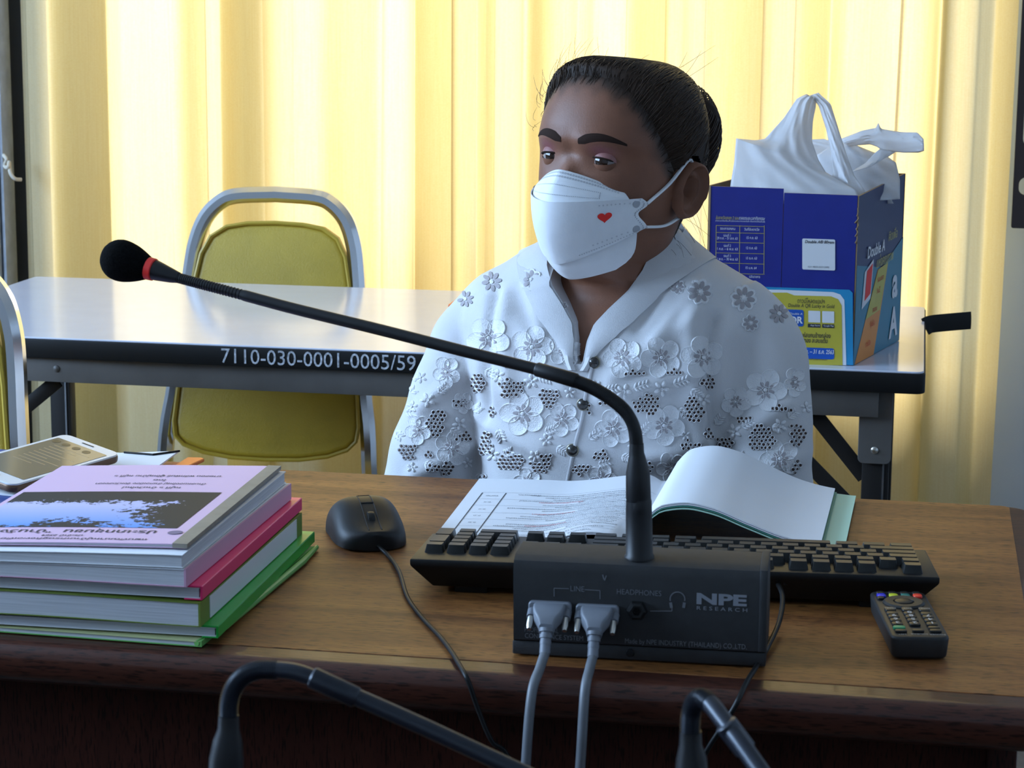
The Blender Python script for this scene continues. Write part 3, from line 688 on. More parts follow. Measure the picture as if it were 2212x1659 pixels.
# ---- hair: shell swept back to a bun, with combed strands
def hair_off(p): return -.003+.0120*sstep(-.002, .034, p[1]-YB(p[2]))*(1 if p[2] > -.05 else .75)
v, f, keep = [], [], []
zz = [z for z in zr if z > -.112]
for z in zz:
    for t in ths:
        p = head_surf(t, z); inside = p[1] > YB(z)-.006
        v.append(head(head_surf(t, z, hair_off(p)), min(z, 1))); keep.append(inside and z > -.105 and not (abs(p[0]) > .045 and ((p[1]-.016)/.021)**2+((z+.022)/.034)**2 < 1))
for j in range(len(zz)-1):
    for k in range(NT):
        q = (j*NT+k, (j+1)*NT+k, (j+1)*NT+(k+1) % NT, j*NT+(k+1) % NT)
        if all(keep[i] for i in q): f.append(q)
f.append(tuple(range(NT)))
hair = build('hair', (v, f), M['hair'], person, smooth=80)
SH = BVHTree.FromPolygons([Vector(p) for p in v], f)
BUN = np.array((-.002, .088, .030)); C0 = np.array((0, .01, .02))
def shell_pt(p, off):
    d = Vector(RH @ (p-C0)).normalized(); o_ = Vector(head(C0)); best = None
    for bv in (SH, HBVH):
        h = bv.ray_cast(o_+d*.3, -d)
        if h[0] is not None and (best is None or (h[0]-o_).length > (best-o_).length): best = h[0]
    return np.array(best)+np.array(d)*off if best is not None else None
st = MB()
starts = []
while len(starts) < 1500:
    t = rng.uniform(-PI, PI); z = rng.uniform(-.09, .100); p = head_surf(t, z); k = p[1]-YB(z)
    if abs(p[0]) > .045 and ((p[1]-.016)/.023)**2+((z+.022)/.036)**2 < 1: continue
    if -.006 < k < (.03 if rng.random() < .8 else .1): starts.append(p)
for p in starts:
    pts = []; lift = rng.uniform(.0002, .0014); sw = rng.normal(0, .004, 3)
    for u in np.linspace(0, 1, 13):
        q = p*(1-u)+BUN*u; q = q+np.array((0, 0, .018*math.sin(PI*u)*(1 if p[2] > 0 else -.2)))+sw*math.sin(PI*u)
        h = shell_pt(q, lift*min(1, u*5+.1))
        if h is not None: pts.append(h)
    if len(pts) > 6: st.add(tube(pts, [.0001, .00028]+[.00062]*(len(pts)-3)+[.0005], 4, cap=False))
build('combed_strands', st, M['hair2'], hair, smooth=80)['kind'] = 'stuff'
def bun_f(u, v):
    t = 2*PI*u; ph = PI*v
    g = 1+.045*math.sin(5*t+3.2*ph)+.02*math.sin(11*t+5*ph)
    l = np.array((.050*math.sin(ph)*math.cos(t)*g, -.034*math.cos(ph), .058*math.sin(ph)*math.sin(t)*g))
    return head(BUN+np.array((.010, .010, .0))+l)
build('bun', grid(bun_f, 72, 24, wrap=True), M['hair'], hair, smooth=80)
st = MB()
for i in range(90):
    t = rng.uniform(0, 2*PI); r0 = rng.uniform(.35, .95)
    pts = []
    for u in np.linspace(0, 1, 10):
        a = t+u*1.6; ph = .5+u*1.9
        pts.append(head(BUN+np.array((.010, .010, 0))+1.035*np.array((.050*math.sin(ph)*math.cos(a), -.034*math.cos(ph), .058*math.sin(ph)*math.sin(a)))))
    st.add(tube(pts, .0008, 4, cap=False))
build('bun_strands', st, M['hair2'], hair, smooth=80)['kind'] = 'stuff'
st = MB()
for i in range(80):   # loose flyaway hairs at the forehead, crown and nape
    k = i % 4
    if k == 0: t = rng.uniform(-1.3, -.2); z = rng.uniform(.05, .1)
    elif k == 1: t = rng.uniform(1.9, 2.9); z = rng.uniform(-.10, -.02)
    elif k == 2: t = rng.uniform(-1.5, -.7); z = rng.uniform(.02, .09)
    else: t = rng.uniform(-3, 3); z = rng.uniform(.08, .100)
    p = head_surf(t, z, .006); d = np.array((p[0]*2.2, p[1]*1.2, p[2]*.8 if k != 1 else -.05)); d /= np.linalg.norm(d); d2 = np.array((0, .8, .5)) if k != 1 else np.array((.2, .1, -1))
    ln = rng.uniform(.012, .035); cv = rng.normal(0, .25, 3)
    st.add(tube([head(p+d*ln*.55*u+(d2+cv)*ln*u*u) for u in np.linspace(0, 1, 6)], [.00018]*5+[.00008], 3, cap=False))
build('loose_hairs', st, M['hair2'], hair, smooth=80)['kind'] = 'stuff'
# ---- face mask: nose panel, front panel with scalloped wings, chin panel
ROW = {'T': ((.100, -.011), (.058, .058, -.030), 1.15), 'A': ((.118, -.044), (.0685, .047, -.0330), 1.75),
       'B': ((.093, -.108), (.0665, .041, -.0660), 1.7), 'C': ((.066, -.124), (.0650, .030, -.0960), 1.5)}
def row(k, s):
    (f0, z0), (xe, fe, ze), e = ROW[k]; a = abs(s)
    return np.array((math.copysign(xe*a**.92, s), -(f0+(fe-f0)*a**e), z0+(ze-z0)*a**1.4))
def mid_pt(u, v, off=0):
    s = (u*2-1); a = abs(s)
    ext = 1+.075*math.cos(2*PI*(v-.14)/.72)*sstep(.8, 1, a) - .05*sstep(.86, 1, v)*sstep(.8, 1, a) - .05*sstep(.10, 0, v)*sstep(.8, 1, a)
    P = row('A', s)*(1-v)+row('B', s)*v
    q = np.array((P[0]*(1+.0*v), P[1], P[2])); q[1] -= .006*math.sin(PI*v)*(1-a*a)
    if a > .8: E_ = row('A', math.copysign(1, s))*(1-v)+row('B', math.copysign(1, s))*v; q = q+np.array((math.copysign(.10, s), .55, -.05))*(ext-1)*.16
    q[1] -= off; q[0] += math.copysign(off*.6, s)
    return q
mk = thing('face_mask', None, None); mk.parent = person; 
bpy.data.objects.remove(mk)
def top_pt(u, v, off=0):
    s = (u*2-1)*(1-.07*(1-v)**4); P = row('T', s)*(1-v)+row('A', s*.9)*v+np.array((0, .003*v, -.004*v)); P[1] -= .003*math.sin(PI*v)+off; return P
def low_pt(u, v): s = (u*2-1)*(1-.10*v*v-.26*v**6); P = row('B', s*.93)*(1-v)+row('C', s)*v+np.array((0, .003*(1-v), .003*(1-v))); P[1] -= .004*math.sin(PI*v); return P
def sheet(fun, nu, nv, th=.0012):
    v, f = grid(lambda u, w: head(fun(u, w), 0), nu, nv); n = len(v)
    inn = [head(fun(i % nu/(nu-1), i//nu/(nv-1))*np.array((1, 1, 1))+np.array((0, th, 0)), 0) for i in range(n)]
    g = [tuple(q) for q in f]+[tuple(i+n for i in reversed(q)) for q in f]
    rim = [i for i in range(nu)]+[j*nu+nu-1 for j in range(1, nv)]+[(nv-1)*nu+i for i in range(nu-2, -1, -1)]+[j*nu for j in range(nv-2, 0, -1)]
    for a_, b_ in zip(rim, rim[1:]+rim[:1]): g.append((b_, a_, a_+n, b_+n))
    return v+inn, g
fm = build('face_mask', sheet(mid_pt, 61, 22), M['mask'], person, smooth=50)
build('nose_panel', sheet(top_pt, 49, 12), M['mask'], fm, smooth=60)
build('chin_panel', sheet(low_pt, 49, 10), M['mask'], fm, smooth=60)
for s in (-1, 1):
    a = mid_pt(.5+s*.5, .13); c = mid_pt(.5+s*.5, .86)
    build('ear_loop', tube([head(q, 0) for q in smooth_path([a, (s*.0775, -.014, -.016), (s*.081, .010, .008), (s*.079, .022, .006)], 5)], .0025, 8, flat=.6), M['mask'], fm)
    build('ear_loop', tube([head(q, 0) for q in smooth_path([c, (s*.0745, -.012, -.060), (s*.077, .008, -.052), (s*.077, .018, -.046)], 5)], .0025, 8, flat=.6), M['mask'], fm)
def disc(cfun, u, v, r, n=6, ring=False):
    c = cfun(u, v, .0006); e = 1e-3
    du = (cfun(u+e, v, .0006)-c); dv = (cfun(u, v+e, .0006)-c); du /= np.linalg.norm(du); dv = dv-du*(dv@du); dv /= np.linalg.norm(dv)
    o_ = [c+r*(math.cos(2*PI*k/n)*du+math.sin(2*PI*k/n)*dv) for k in range(n)]
    if not ring: return [head(q, 0) for q in o_], [tuple(range(n))]
    i_ = [c+r*.55*(math.cos(2*PI*k/n)*du+math.sin(2*PI*k/n)*dv) for k in range(n)]
    return [head(q, 0) for q in o_+i_], [(k, (k+1) % n, n+(k+1) % n, n+k) for k in range(n)]
d = MB()
for k in range(44):
    u = .06+.88*k/43; d.add(disc(top_pt, u, .07, .00105, 8, True)); d.add(disc(top_pt, u+.008, .17, .00105, 8, True))
for k in range(54):
    u = .17+.66*k/53; d.add(disc(top_pt, u, .40+.05*abs(u-.5), .0005)); d.add(disc(top_pt, u, .68+.05*abs(u-.5), .0005))
for s in (0, 1):
    for k in range(5): d.add(disc(top_pt, .17+.66*s, .46+.05*k, .0005))
    for k in range(22):
        v_ = .03+.94*k/21; d.add(disc(mid_pt, (.012 if s == 0 else .988), v_, .0007))
    for k in range(22):
        d.add(disc(mid_pt, (.03+.30*k/21) if s == 0 else (.97-.30*k/21), .95, .0006)); 
        if k % 2 == 0 and k < 16: d.add(disc(mid_pt, (.06+.20*k/21) if s == 0 else (.94-.20*k/21), .10, .0008, 6, True)); d.add(disc(mid_pt, (.07+.26*k/21) if s == 0 else (.93-.26*k/21), .86, .0009, 6, True))
    d.add(disc(mid_pt, .038 if s == 0 else .962, .12, .0042, 14)); d.add(disc(mid_pt, .038 if s == 0 else .962, .84, .0042, 14))
build('embossed_marks', d, M['mask_mark'], fm, smooth=None)['kind'] = 'stuff'
# red heart on the near side of the front panel
def heart(n=28):
    P = []
    for k in range(n):
        t = 2*PI*k/n; P.append((16*math.sin(t)**3/17, (13*math.cos(t)-5*math.cos(2*t)-2*math.cos(3*t)-math.cos(4*t))/17))
    return P
MIDB = BVHTree.FromPolygons([Vector(v.co) for v in fm.data.vertices], [tuple(p.vertices) for p in fm.data.polygons])
def hit(bv, u, v, off):
    d_ = Vector(ray(u, v)).normalized(); h = bv.ray_cast(Vector(CAM), d_)
    return None if h[0] is None else np.array(h[0])+np.array(h[1] if h[1].dot(d_) < 0 else -h[1])*off
hp = [hit(MIDB, 1306+17*(x*math.cos(-.12)-y*math.sin(-.12)*.2), 469-13*y-2*x, .0005) for x, y in heart()]; hp = [q for q in hp if q is not None]
if len(hp) > 3: build('red_heart', (hp, [tuple(range(len(hp)))]), M['red_print'], fm, smooth=None)
# ---- blouse: torso and sleeves fused, neck slit cut out of it
bl = MB()
bl.add(ring_loft(dense([(.58, .160, .118, .11, 2.3), (.66, .155, .118, .108, 2.3), (.74, .148, .116, .105, 2.3), (.80, .150, .122, .105, 2.3), (.84, .156, .128, .105, 2.3), (.88, .165, .122, .102, 2.3),
    (.905, .172, .110, .10, 2.3), (.925, .168, .097, .097, 2.2), (.945, .150, .086, .093, 2.1), (.962, .120, .078, .088, 2.05), (.978, .090, .070, .085, 2), (.992, .072, .056, .082, 2), (1.0, .066, .045, .080, 2)], .010), 56))
def sleeve(cs, rs): return tube(smooth_path([tw(c) for c in cs], 6), np.interp(np.linspace(0, 1, (len(cs)-1)*6+1), np.linspace(0, 1, len(rs)), rs), 28)
bl.add(sleeve([(.118, 0, .912), (.148, -.002, .885), (.166, -.012, .845), (.1715, -.024, .79), (.172, -.034, .735), (.171, -.040, .685)], [.052, .052, .050, .0505, .053, .056]))
bl.add(sleeve([(-.118, 0, .908), (-.148, -.002, .880), (-.170, -.012, .840), (-.186, -.024, .79), (-.197, -.034, .735), (-.203, -.040, .685)], [.050, .049, .0465, .047, .050, .054]))
bv_, bf_ = remesh((bl.v, bl.f), .0045, 5)
def tl(p):
    c, s = math.cos(TYAW), math.sin(TYAW); x, y = p[0]-TC[0], p[1]-TC[1]; return x*c+y*s, -x*s+y*c
def folds(p):
    x, y = tl(p); z = p[2]; d_ = 0
    if y < .06:
        for (x0, z0, x1, z1, w_, h_) in ((.10, .945, .115, .80, .010, .005), (.125, .92, .128, .78, .006, -.006), (-.115, .93, -.118, .80, .007, -.005), (-.10, .93, -.085, .84, .010, .004), (.03, .86, .11, .925, .010, .004), (.02, .84, .10, .865, .008, .0035),
            (-.02, .85, -.09, .915, .012, .0035), (-.13, .80, -.05, .775, .010, .005), (-.15, .76, -.20, .73, .010, .005), (.06, .775, .13, .79, .010, .0055), (.15, .80, .20, .83, .010, .0045), (.145, .75, .21, .775, .010, .004), (-.16, .84, -.20, .80, .009, .004), (.07, .90, .10, .95, .007, .003), (.05, .91, .075, .95, .006, -.003), (-.05, .90, -.075, .945, .007, .003)):
            dx, dz = x1-x0, z1-z0; L2 = dx*dx+dz*dz; t = ((x-x0)*dx+(z-z0)*dz)/L2; tc = min(max(t, 0), 1)
            r2 = (x-x0-tc*dx)**2+(z-z0-tc*dz)**2; d_ += h_*math.exp(-r2/w_**2)
        d_ += .0015*math.sin(38*x+60*z)*math.sin(25*z+9*x)
    return d_*1.5
me = bpy.data.meshes.new('t'); me.from_pydata(bv_, [], bf_); me.update()
nv = []
for v in me.vertices:
    k = folds(v.co); nv.append(tuple(v.co+v.normal*k))
bpy.data.meshes.remove(me)
# slit: widening upwards from the first button to the neck
def slit(z):  # half width of the opening
    return float(np.interp(z, [.868, .874, .895, .912, .928, .945, .965, .985, 1.02], [.0, .004, .006, .011, .024, .040, .052, .058, .062]))
zz = np.linspace(.868, 1.02, 40); poly = [(slit(z)-.006, z) for z in zz]+[(-slit(z)-.006, z) for z in zz[::-1]]
poly = poly[1:-1]
sv, sf = prism(poly, -.30, .03)
sv = [tuple(tw((p[0], p[2], p[1]))) for p in sv]
def mkobj(v, f):
    me = bpy.data.meshes.new('q'); me.from_pydata([tuple(map(float, p)) for p in v], [], f); o = bpy.data.objects.new('q', me); COL.objects.link(o); return o
bm = bmesh.new(); me = bpy.data.meshes.new('k'); me.from_pydata([tuple(map(float, p)) for p in sv], [], sf); bm.from_mesh(me); bmesh.ops.recalc_face_normals(bm, faces=bm.faces[:]); bm.to_mesh(me); bm.free()
cut = bpy.data.objects.new('k', me); COL.objects.link(cut)
ob = mkobj(nv, bf_); md = ob.modifiers.new('b', 'BOOLEAN'); md.operation = 'DIFFERENCE'; md.object = cut; md.solver = 'EXACT'
bv_, bf_ = evaluated(ob); bpy.data.objects.remove(cut)
blouse = build('blouse', (bv_, bf_), M['cloth'], person, smooth=60); blouse['label'] = 'white embroidered lace blouse'
BB = BVHTree.FromPolygons([Vector(p) for p in bv_], bf_)
# collar band along the slit and round the neck
def near(p, off): h = BB.find_nearest(Vector(p)); return np.array(h[0])+np.array(h[1])*off
ctr = [(-.006, .866)] ; 
def collar_side(s):
    P, Q = [], []; dd = Vector(tw((0, 1, 0))-tw((0, 0, 0)))
    for z in np.linspace(.866, .950, 12):
        x = s*slit(z)-.006; h = BB.ray_cast(Vector(tw((x+s*.002, -.30, z))), dd)
        P.append(np.array(h[0])+np.array((0, -.003, 0)) if h[0] else tw((x, -.08, z)))
        x2 = x+s*(.010+.022*sstep(.87, .92, z)); z2 = z-.006*sstep(.87, .93, z); h = BB.ray_cast(Vector(tw((x2, -.30, z2))), dd)
        Q.append(np.array(h[0])+np.array((0, -.0022, 0)) if h[0] else tw((x2, -.06, z2)))
    for q in ((.052, -.048, .974), (.064, -.012, .987), (.066, .03, .997), (.05, .066, 1.004), (.02, .082, 1.007), (0, .084, 1.007)): P.append(tw((s*q[0], q[1], q[2])))
    for q in ((.088, -.052, .950), (.098, -.01, .960), (.098, .04, .966), (.07, .085, .968), (.03, .10, .97), (0, .102, .97)): Q.append(near(tw((s*q[0], q[1], q[2])), .002))
    return smooth_path(P, 3), smooth_path(Q, 3)
for s in (-1, 1):
    P, Q = collar_side(s); n = len(P); v = []
    for off in (0, .0022):
        for i in range(n):
            for w_ in (0, .5, 1):
                q = P[i]*(1-w_)+Q[i]*w_; q = q+np.array((0, -1, .25))*(.003*math.sin(PI*w_)-off*.8); v.append(q)
    f = []; K = 3*n
    for i in range(n-1):
        for w_ in range(2):
            a = i*3+w_; f.append((a, a+3, a+4, a+1) if s < 0 else (a, a+1, a+4, a+3)); f.append((a+K, a+1+K, a+4+K, a+3+K) if s < 0 else (a+K, a+3+K, a+4+K, a+1+K))
        f.append((i*3, i*3+K, i*3+3+K, i*3+3)); f.append((i*3+2, i*3+5, i*3+5+K, i*3+2+K))
    build('collar', (v, f), M['cloth'], blouse, smooth=60)
# button placket edge and buttons
def on_blouse(u, v, off=0.0): return hit(BB, u, v, off)
P = [on_blouse(u, v, .0012) for u, v in ((1281, 772), (1277, 800), (1266, 850), (1258, 900), (1245, 950), (1234, 1000), (1228, 1030), (1222, 1060))]; P = [p for p in P if p is not None]
sp_ = smooth_path(P, 5)
rib = [(p+np.array((d_, 0, 0))) for p in sp_ for d_ in (-.0012, .0012)]
build('placket_edge', rtube(sp_, .0035, .0022, (1, 0, 0)), M['cloth'], blouse)
for u, v in ((1283, 783), (1260, 873), (1237, 972)):
    p = on_blouse(u, v, 0); d_ = np.array((-.12, -1, .05))
    bt = build('button', align(lathe([(.0052, 0), (.0060, .0012), (.0056, .003), (.0038, .0046), (0, .0052)], 20), p, p+d_), M['button'], blouse, smooth=60)
    build('button_rim', align(lathe([(.0068, 0), (.0070, .0008), (.0064, .0014), (.0058, .0014)], 20), p, p+d_), M['gold'], bt, smooth=60)
# ---- embroidery laid on the cloth
def drape(pts, offs):
    out = []
    for (u, v), o_ in zip(pts, offs):
        h = on_blouse(u, v, o_)
        if h is None: return None
        out.append(h)
    if max(np.linalg.norm(q-out[0]) for q in out) > .04: return None
    return out
def patch(mb, c, axes, prof, n, mi, shape=None, stitch=0):
    """a rounded stitched patch: rings of (radius factor, height)"""
    pts, offs = [c], [prof[0][1]]
    for r, h in prof:
        for k in range(n):
            t = 2*PI*k/n; q = shape(t) if shape else 1; pts.append((c[0]+r*q*(axes[0][0]*math.cos(t)+axes[1][0]*math.sin(t)), c[1]+r*q*(axes[0][1]*math.cos(t)+axes[1][1]*math.sin(t)))); offs.append(h+(stitch if stitch and k % 2 and .4 < r < .9 else 0))
    d_ = drape(pts, offs)
    if d_ is None: return
    f = [(0, 1+(k+1) % n, 1+k) for k in range(n)]
    for r in range(len(prof)-1):
        for k in range(n): a = 1+r*n; f.append((a+k, a+(k+1) % n, a+n+(k+1) % n, a+n+k))
    mb.add((d_, f), mi)
def ax(ang, a, b_, sq=1.0): c, s = math.cos(ang), math.sin(ang); return ((a*c, a*s*sq), (-b_*s, b_*c*sq))
def flower(u, v, R, rot, big, sx=1.0):
    mb = MB()
    if big:
        for k in range(5):
            a = rot+2*PI*k/5; c = (u+sx*.56*R*math.cos(a), v+.56*R*math.sin(a))
            patch(mb, c, ax(a, .46*R*(.6+.4*sx), .44*R*(.6+.4*sx)), [(.45, .0003), (.86, .0006), (.94, .0015), (1.0, .0001)], 30, 0, None, .00055)
        for k in range(8):
            a = rot+.2+2*PI*k/8; c = (u+sx*.27*R*math.cos(a), v+.27*R*math.sin(a))
            patch(mb, c, ax(a, .16*R*(.6+.4*sx), .085*R), [(.6, .0012), (1.0, .0011)], 8, 1)
        patch(mb, (u, v), ax(0, .09*R, .09*R), [(.6, .0026), (1, .0018)], 8, 0)
    else:
        patch(mb, (u, v), ax(rot, R, R), [(.5, .0004), (.86, .0006), (.94, .0016), (1.0, .0002)], 32, 0, lambda t: .82+.18*abs(math.cos(4*t)))
        for k in range(8):
            a = rot+2*PI*k/8; c = (u+.52*R*math.cos(a), v+.52*R*math.sin(a)); patch(mb, c, ax(a, .30*R, .17*R), [(.5, .0011), (1, .0009)], 8, 1)
        patch(mb, (u, v), ax(0, .17*R, .17*R), [(.6, .0020), (1, .0010)], 8, 0)
    if mb.v: build('embroidered_flower', mb, [M['thread'], M['sheer']], blouse, smooth=60)
def eyelets(u, v, rx, ry, seed):
    mb = MB(); r_ = np.random.default_rng(seed); p = 9.4; j = 0
    yy = -ry
    while yy <= ry:
        xx = -rx+(p/2 if j % 2 else 0)
        while xx <= rx:
            lim = 1+.25*math.sin(3*math.atan2(yy, xx)+seed)
            if (xx/rx)**2+(yy/ry)**2 < lim:
                c = (u+xx+r_.normal(0, .7), v+yy+r_.normal(0, .7)); q = r_.uniform(2.7, 3.5)
                patch(mb, c, ax(0, q*.95, q), [(.5, .0013), (1.0, .0013)], 8, 1)
                patch_ring(mb, c, q)
            xx += p
        yy += p*.86; j += 1
    if mb.v: build('eyelet_cluster', mb, [M['thread'], M['hole']], blouse, smooth=60)
def patch_ring(mb, c, q):
    n = 8; pts, offs = [], []
    for r, h in ((1.0, .0013), (1.3, .0019), (1.6, .0008)):
        for k in range(n): t = 2*PI*k/n; pts.append((c[0]+q*r*math.cos(t), c[1]+q*r*math.sin(t))); offs.append(h)
    d_ = drape(pts, offs)
    if d_: mb.add((d_, [(r*n+k, r*n+(k+1) % n, (r+1)*n+(k+1) % n, (r+1)*n+k) for r in range(2) for k in range(n)]), 0)
def sprig(u, v, L_, ang, n=4):
    mb = MB()
    for k in range(n):
        t = (k+.6)/n; cx_, cy_ = u+L_*t*math.cos(ang), v+L_*t*math.sin(ang)
        for s in (-1, 1):
            a = ang+s*.85; patch(mb, (cx_+7*math.cos(a), cy_+7*math.sin(a)), ax(a, 7.5-2*t, 3.2-t), [(.5, .0016), (1.0, .0004)], 8, 0)
    patch(mb, (u+L_*.55*math.cos(ang), v+L_*.55*math.sin(ang)), ax(ang, L_*.55, 1.3), [(.6, .0012), (1, .0004)], 12, 0)
    if mb.v: build('embroidered_sprig', mb, [M['thread']], blouse, smooth=60)
def star(u, v, R, rot):
    mb = MB()
    for k in range(5): a = rot+2*PI*k/5; patch(mb, (u+.62*R*math.cos(a), v+.62*R*math.sin(a)), ax(a, .40*R, .24*R), [(.5, .0020), (1.0, .0004)], 10, 0)
    patch(mb, (u, v), ax(0, .2*R, .2*R), [(.5, .0008), (1, .0018)], 8, 0)
    if mb.v: build('embroidered_blossom', mb, [M['thread']], blouse, smooth=60)
for q in ((1063, 609, 27), (1148, 605, 26), (1006, 646, 22), (1512, 631, 29), (1606, 645, 30), (1682, 678, 26), (1464, 620, 17), (1621, 698, 20), (1213, 664, 13)): flower(*q, rng.uniform(0, .7), False)
for q in ((1056, 730, 47), (1150, 750, 47), (1221, 757, 37), (1345, 773, 44), (1428, 772, 45), (1517, 772, 47), (1653, 843, 47), (1590, 868, 34), (1130, 893, 50), (1215, 905, 38), (1326, 925, 42), (1434, 918, 46), (976, 968, 38), (1684, 992, 44), (1000, 870, 24), (1300, 1035, 34), (1140, 1040, 30), (1450, 1010, 34)): flower(*q, rng.uniform(0, 1.2), True)
for q in ((965, 804, 38, .7), (1716, 826, 36, .55), (904, 928, 36, .7)): flower(q[0], q[1], q[2], .4, True, q[3])
for i, q in enumerate(((1034, 830, 16, 20), (1106, 839, 28, 19), (1188, 858, 20, 21), (942, 911, 19, 29), (1399, 874, 30, 21), (1495, 885, 24, 27), (1647, 947, 30, 28), (1722, 941, 17, 28), (1564, 958, 19, 17), (882, 976, 17, 19), (955, 1012, 30, 13), (1004, 944, 17, 11), (1052, 962, 14, 25), (1103, 996, 30, 19), (1166, 1008, 22, 15), (1251, 1012, 22, 13), (1300, 985, 16, 12), (1532, 826, 18, 14), (1370, 806, 22, 7), (1458, 806, 20, 8), (1688, 884, 24, 8), (992, 868, 16, 9), (1190, 812, 12, 7), (1096, 790, 9, 8), (1385, 1005, 24, 14), (1490, 965, 22, 12), (1608, 905, 18, 9), (1180, 985, 14, 9), (1270, 880, 10, 13), (1310, 865, 12, 12), (1720, 1010, 8, 14), (926, 985, 10, 8))): eyelets(*q, i+1)
for q in ((1148, 824, 17), (1076, 812, 15), (1347, 846, 18), (1429, 839, 18), (1521, 862, 15), (924, 864, 17), (992, 916, 16), (1586, 932, 17), (1684, 920, 17), (1064, 982, 16), (1180, 950, 15), (1370, 960, 15), (1290, 935, 12), (1155, 985, 14), (1480, 940, 12), (1560, 1000, 14), (1010, 1000, 13), (890, 1010, 12)): star(*q, rng.uniform(0, 1.2))
for q in ((1300, 845, 30, -.2), (1365, 840, 34, -.3), (1450, 832, 36, -.35), (1160, 812, 30, .3), (1045, 800, 26, .4), (945, 850, 24, -.7), (970, 925, 26, .6), (1600, 925, 30, -.5), (1700, 905, 22, -.7), (1075, 925, 26, 1.2), (1175, 935, 24, -.4), (1270, 950, 30, -.6), (1330, 890, 22, .4), (1490, 840, 26, .6), (1085, 985, 22, -.5), (1200, 965, 22, .5), (1380, 940, 26, -.8), (1545, 920, 22, -1), (1665, 920, 20, .3), (915, 1000, 22, .4), (1020, 890, 20, -.6), (1465, 880, 20, .8), (1290, 1005, 26, -.3), (1340, 985, 22, .3)): sprig(*q)
placed = []
for o in blouse.children:
    if o.name.startswith(('embroidered', 'eyelet')): placed.append(o)
pts_ = [np.mean([v.co[:] for v in o.data.vertices], axis=0) for o in placed]; rad_ = [max(np.linalg.norm(np.array(v.co[:])-c_) for v in o.data.vertices) for o, c_ in zip(placed, pts_)]
k = 0
for tries in range(900):
    u, v = rng.uniform(850, 1750), rng.uniform(795, 1035); h_ = on_blouse(u, v, 0)
    if h_ is None or any(np.linalg.norm(h_-c_) < r_+.0075 for c_, r_ in zip(pts_, rad_)): continue
    if abs(u-(1283-(v-783)*.245)) < 16: continue
    q = rng.random()
    if q < .40: star(u, v, 13, rng.uniform(0, 1.2))
    elif q < .75: sprig(u-9, v, 20, rng.uniform(-.8, .8), 3)
    else: eyelets(u, v, 11, 9, 50+k)
    pts_.append(h_); rad_.append(.0075); k += 1
    if k > 70: break
# trousers
tz = MB()
tz.add(ring_loft(dense([(.405, .165, .12, .13, 2.3), (.50, .178, .128, .13, 2.3), (.60, .152, .112, .108, 2.2)])))
for s in (-1, 1):
    tz.add(limb([(s*.08, .02, .49), (s*.085, -.15, .50), (s*.09, -.372, .495)], [.097, .088, .068])); tz.add(limb([(s*.09, -.35, .50), (s*.092, -.37, .35), (s*.095, -.35, .10)], [.068, .064, .056]))
build('trousers', remesh((tz.v, tz.f), .009, 3), M['dark_cloth'], person, smooth=60)
# ================================================================== things on the desk
def frame_of(o, rz): return Matrix.Translation(o) @ Matrix.Rotation(rz, 4, 'Z')
def front(y): return lambda x, z: (x, y, z)
# ---- conference unit with gooseneck microphone
UX, UY, URZ = -.292, 1.588, math.radians(2.2)
un = thing('conference_unit', 'dark grey conference unit with gooseneck microphone standing before the keyboard', 'microphone', (UX, UY, DZ), URZ)
UW, UD, UH = .187, .088, .080
prof = [(.003, .012), (0, .014), (-.004, UH-.010), (-.001, UH-.003), (.006, UH), (.048, UH-.001), (UD, .034), (UD, .012)]
def extrude_x(P, x0, x1, bev=0):
    v, f = prism(P, x0, x1, bev); return [(p[2], p[0], p[1]) for p in v], f
build('housing', extrude_x(prof, .0, UW), M['unit'], un, smooth=30)
build('side_cheek', extrude_x([(p[0]-.0006 if i < 4 else p[0]+.0006, p[1]+(.0008 if p[1] > .05 else 0)) for i, p in enumerate(prof)], UW, UW+.006, .0008), M['unit'], un, smooth=30)
build('base_plate', box(-.001, UW+.006, .0015, UD, .0015, .0125, .0012), M['unit'], un)
for x in (.012, UW-.012):
    for y in (.015, UD-.015): build('rubber_foot', mv(lathe([(.006, 0), (.0065, .0017)], 12), (x, y, 0)), M['plastic'], un)
fy = lambda z: -.004*(z-.014)/(UH-.024)-.0004
fr = lambda dx, dz: (lambda x, y: (x+dx, fy(y+dz), y+dz))
tx = MB()
def U(u, v): # picture position on the front face -> local x, z
    p = at_y(u, v, UY+.0035*(u-1110)/520*2); q = INV[un] @ Vector(p); return q.x, q.z
def ftext(s, u, v, size, **k): x, z = U(u, v); tx.add(text(s, size, fr(x, z), **k))
ftext('LINE', 1248, 1270, .0062, fit=.0106); ftext('HEADPHONES', 1381, 1278, .0062, fit=.0338)
ftext('PROFESSIONAL', 1170, 1361, .0056, fit=.0262); ftext('CONFERENCE SYSTEM', 1197, 1376, .0056, fit=.0450)
ftext('Made by NPE INDUSTRY (THAILAND) CO.,LTD.', 1481, 1391, .0058, fit=.0925)
def fline(pts, w_=.0006):
    P = [U(*p) for p in pts]
    for (xa, za), (xb, zb) in zip(P, P[1:]):
        dx, dz = xb-xa, zb-za; L_ = math.hypot(dx, dz); nx, nz = -dz/L_*w_/2, dx/L_*w_/2
        tx.add(([(xa+nx, fy(za), za+nz), (xb+nx, fy(zb), zb+nz), (xb-nx, fy(zb), zb-nz), (xa-nx, fy(za), za-nz)], [(0, 1, 2, 3)]))
fline([(1198, 1286), (1198, 1268), (1230, 1269)]); fline([(1264, 1271), (1297, 1273), (1297, 1292)]); fline([(1405, 1318), (1452, 1318), (1452, 1308)])
hx, hz = U(1464, 1292)
fline([(1464+16*math.cos(t), 1292+16*math.sin(t)*1.0) for t in np.linspace(PI*.92, PI*2.08, 14)], .0009)
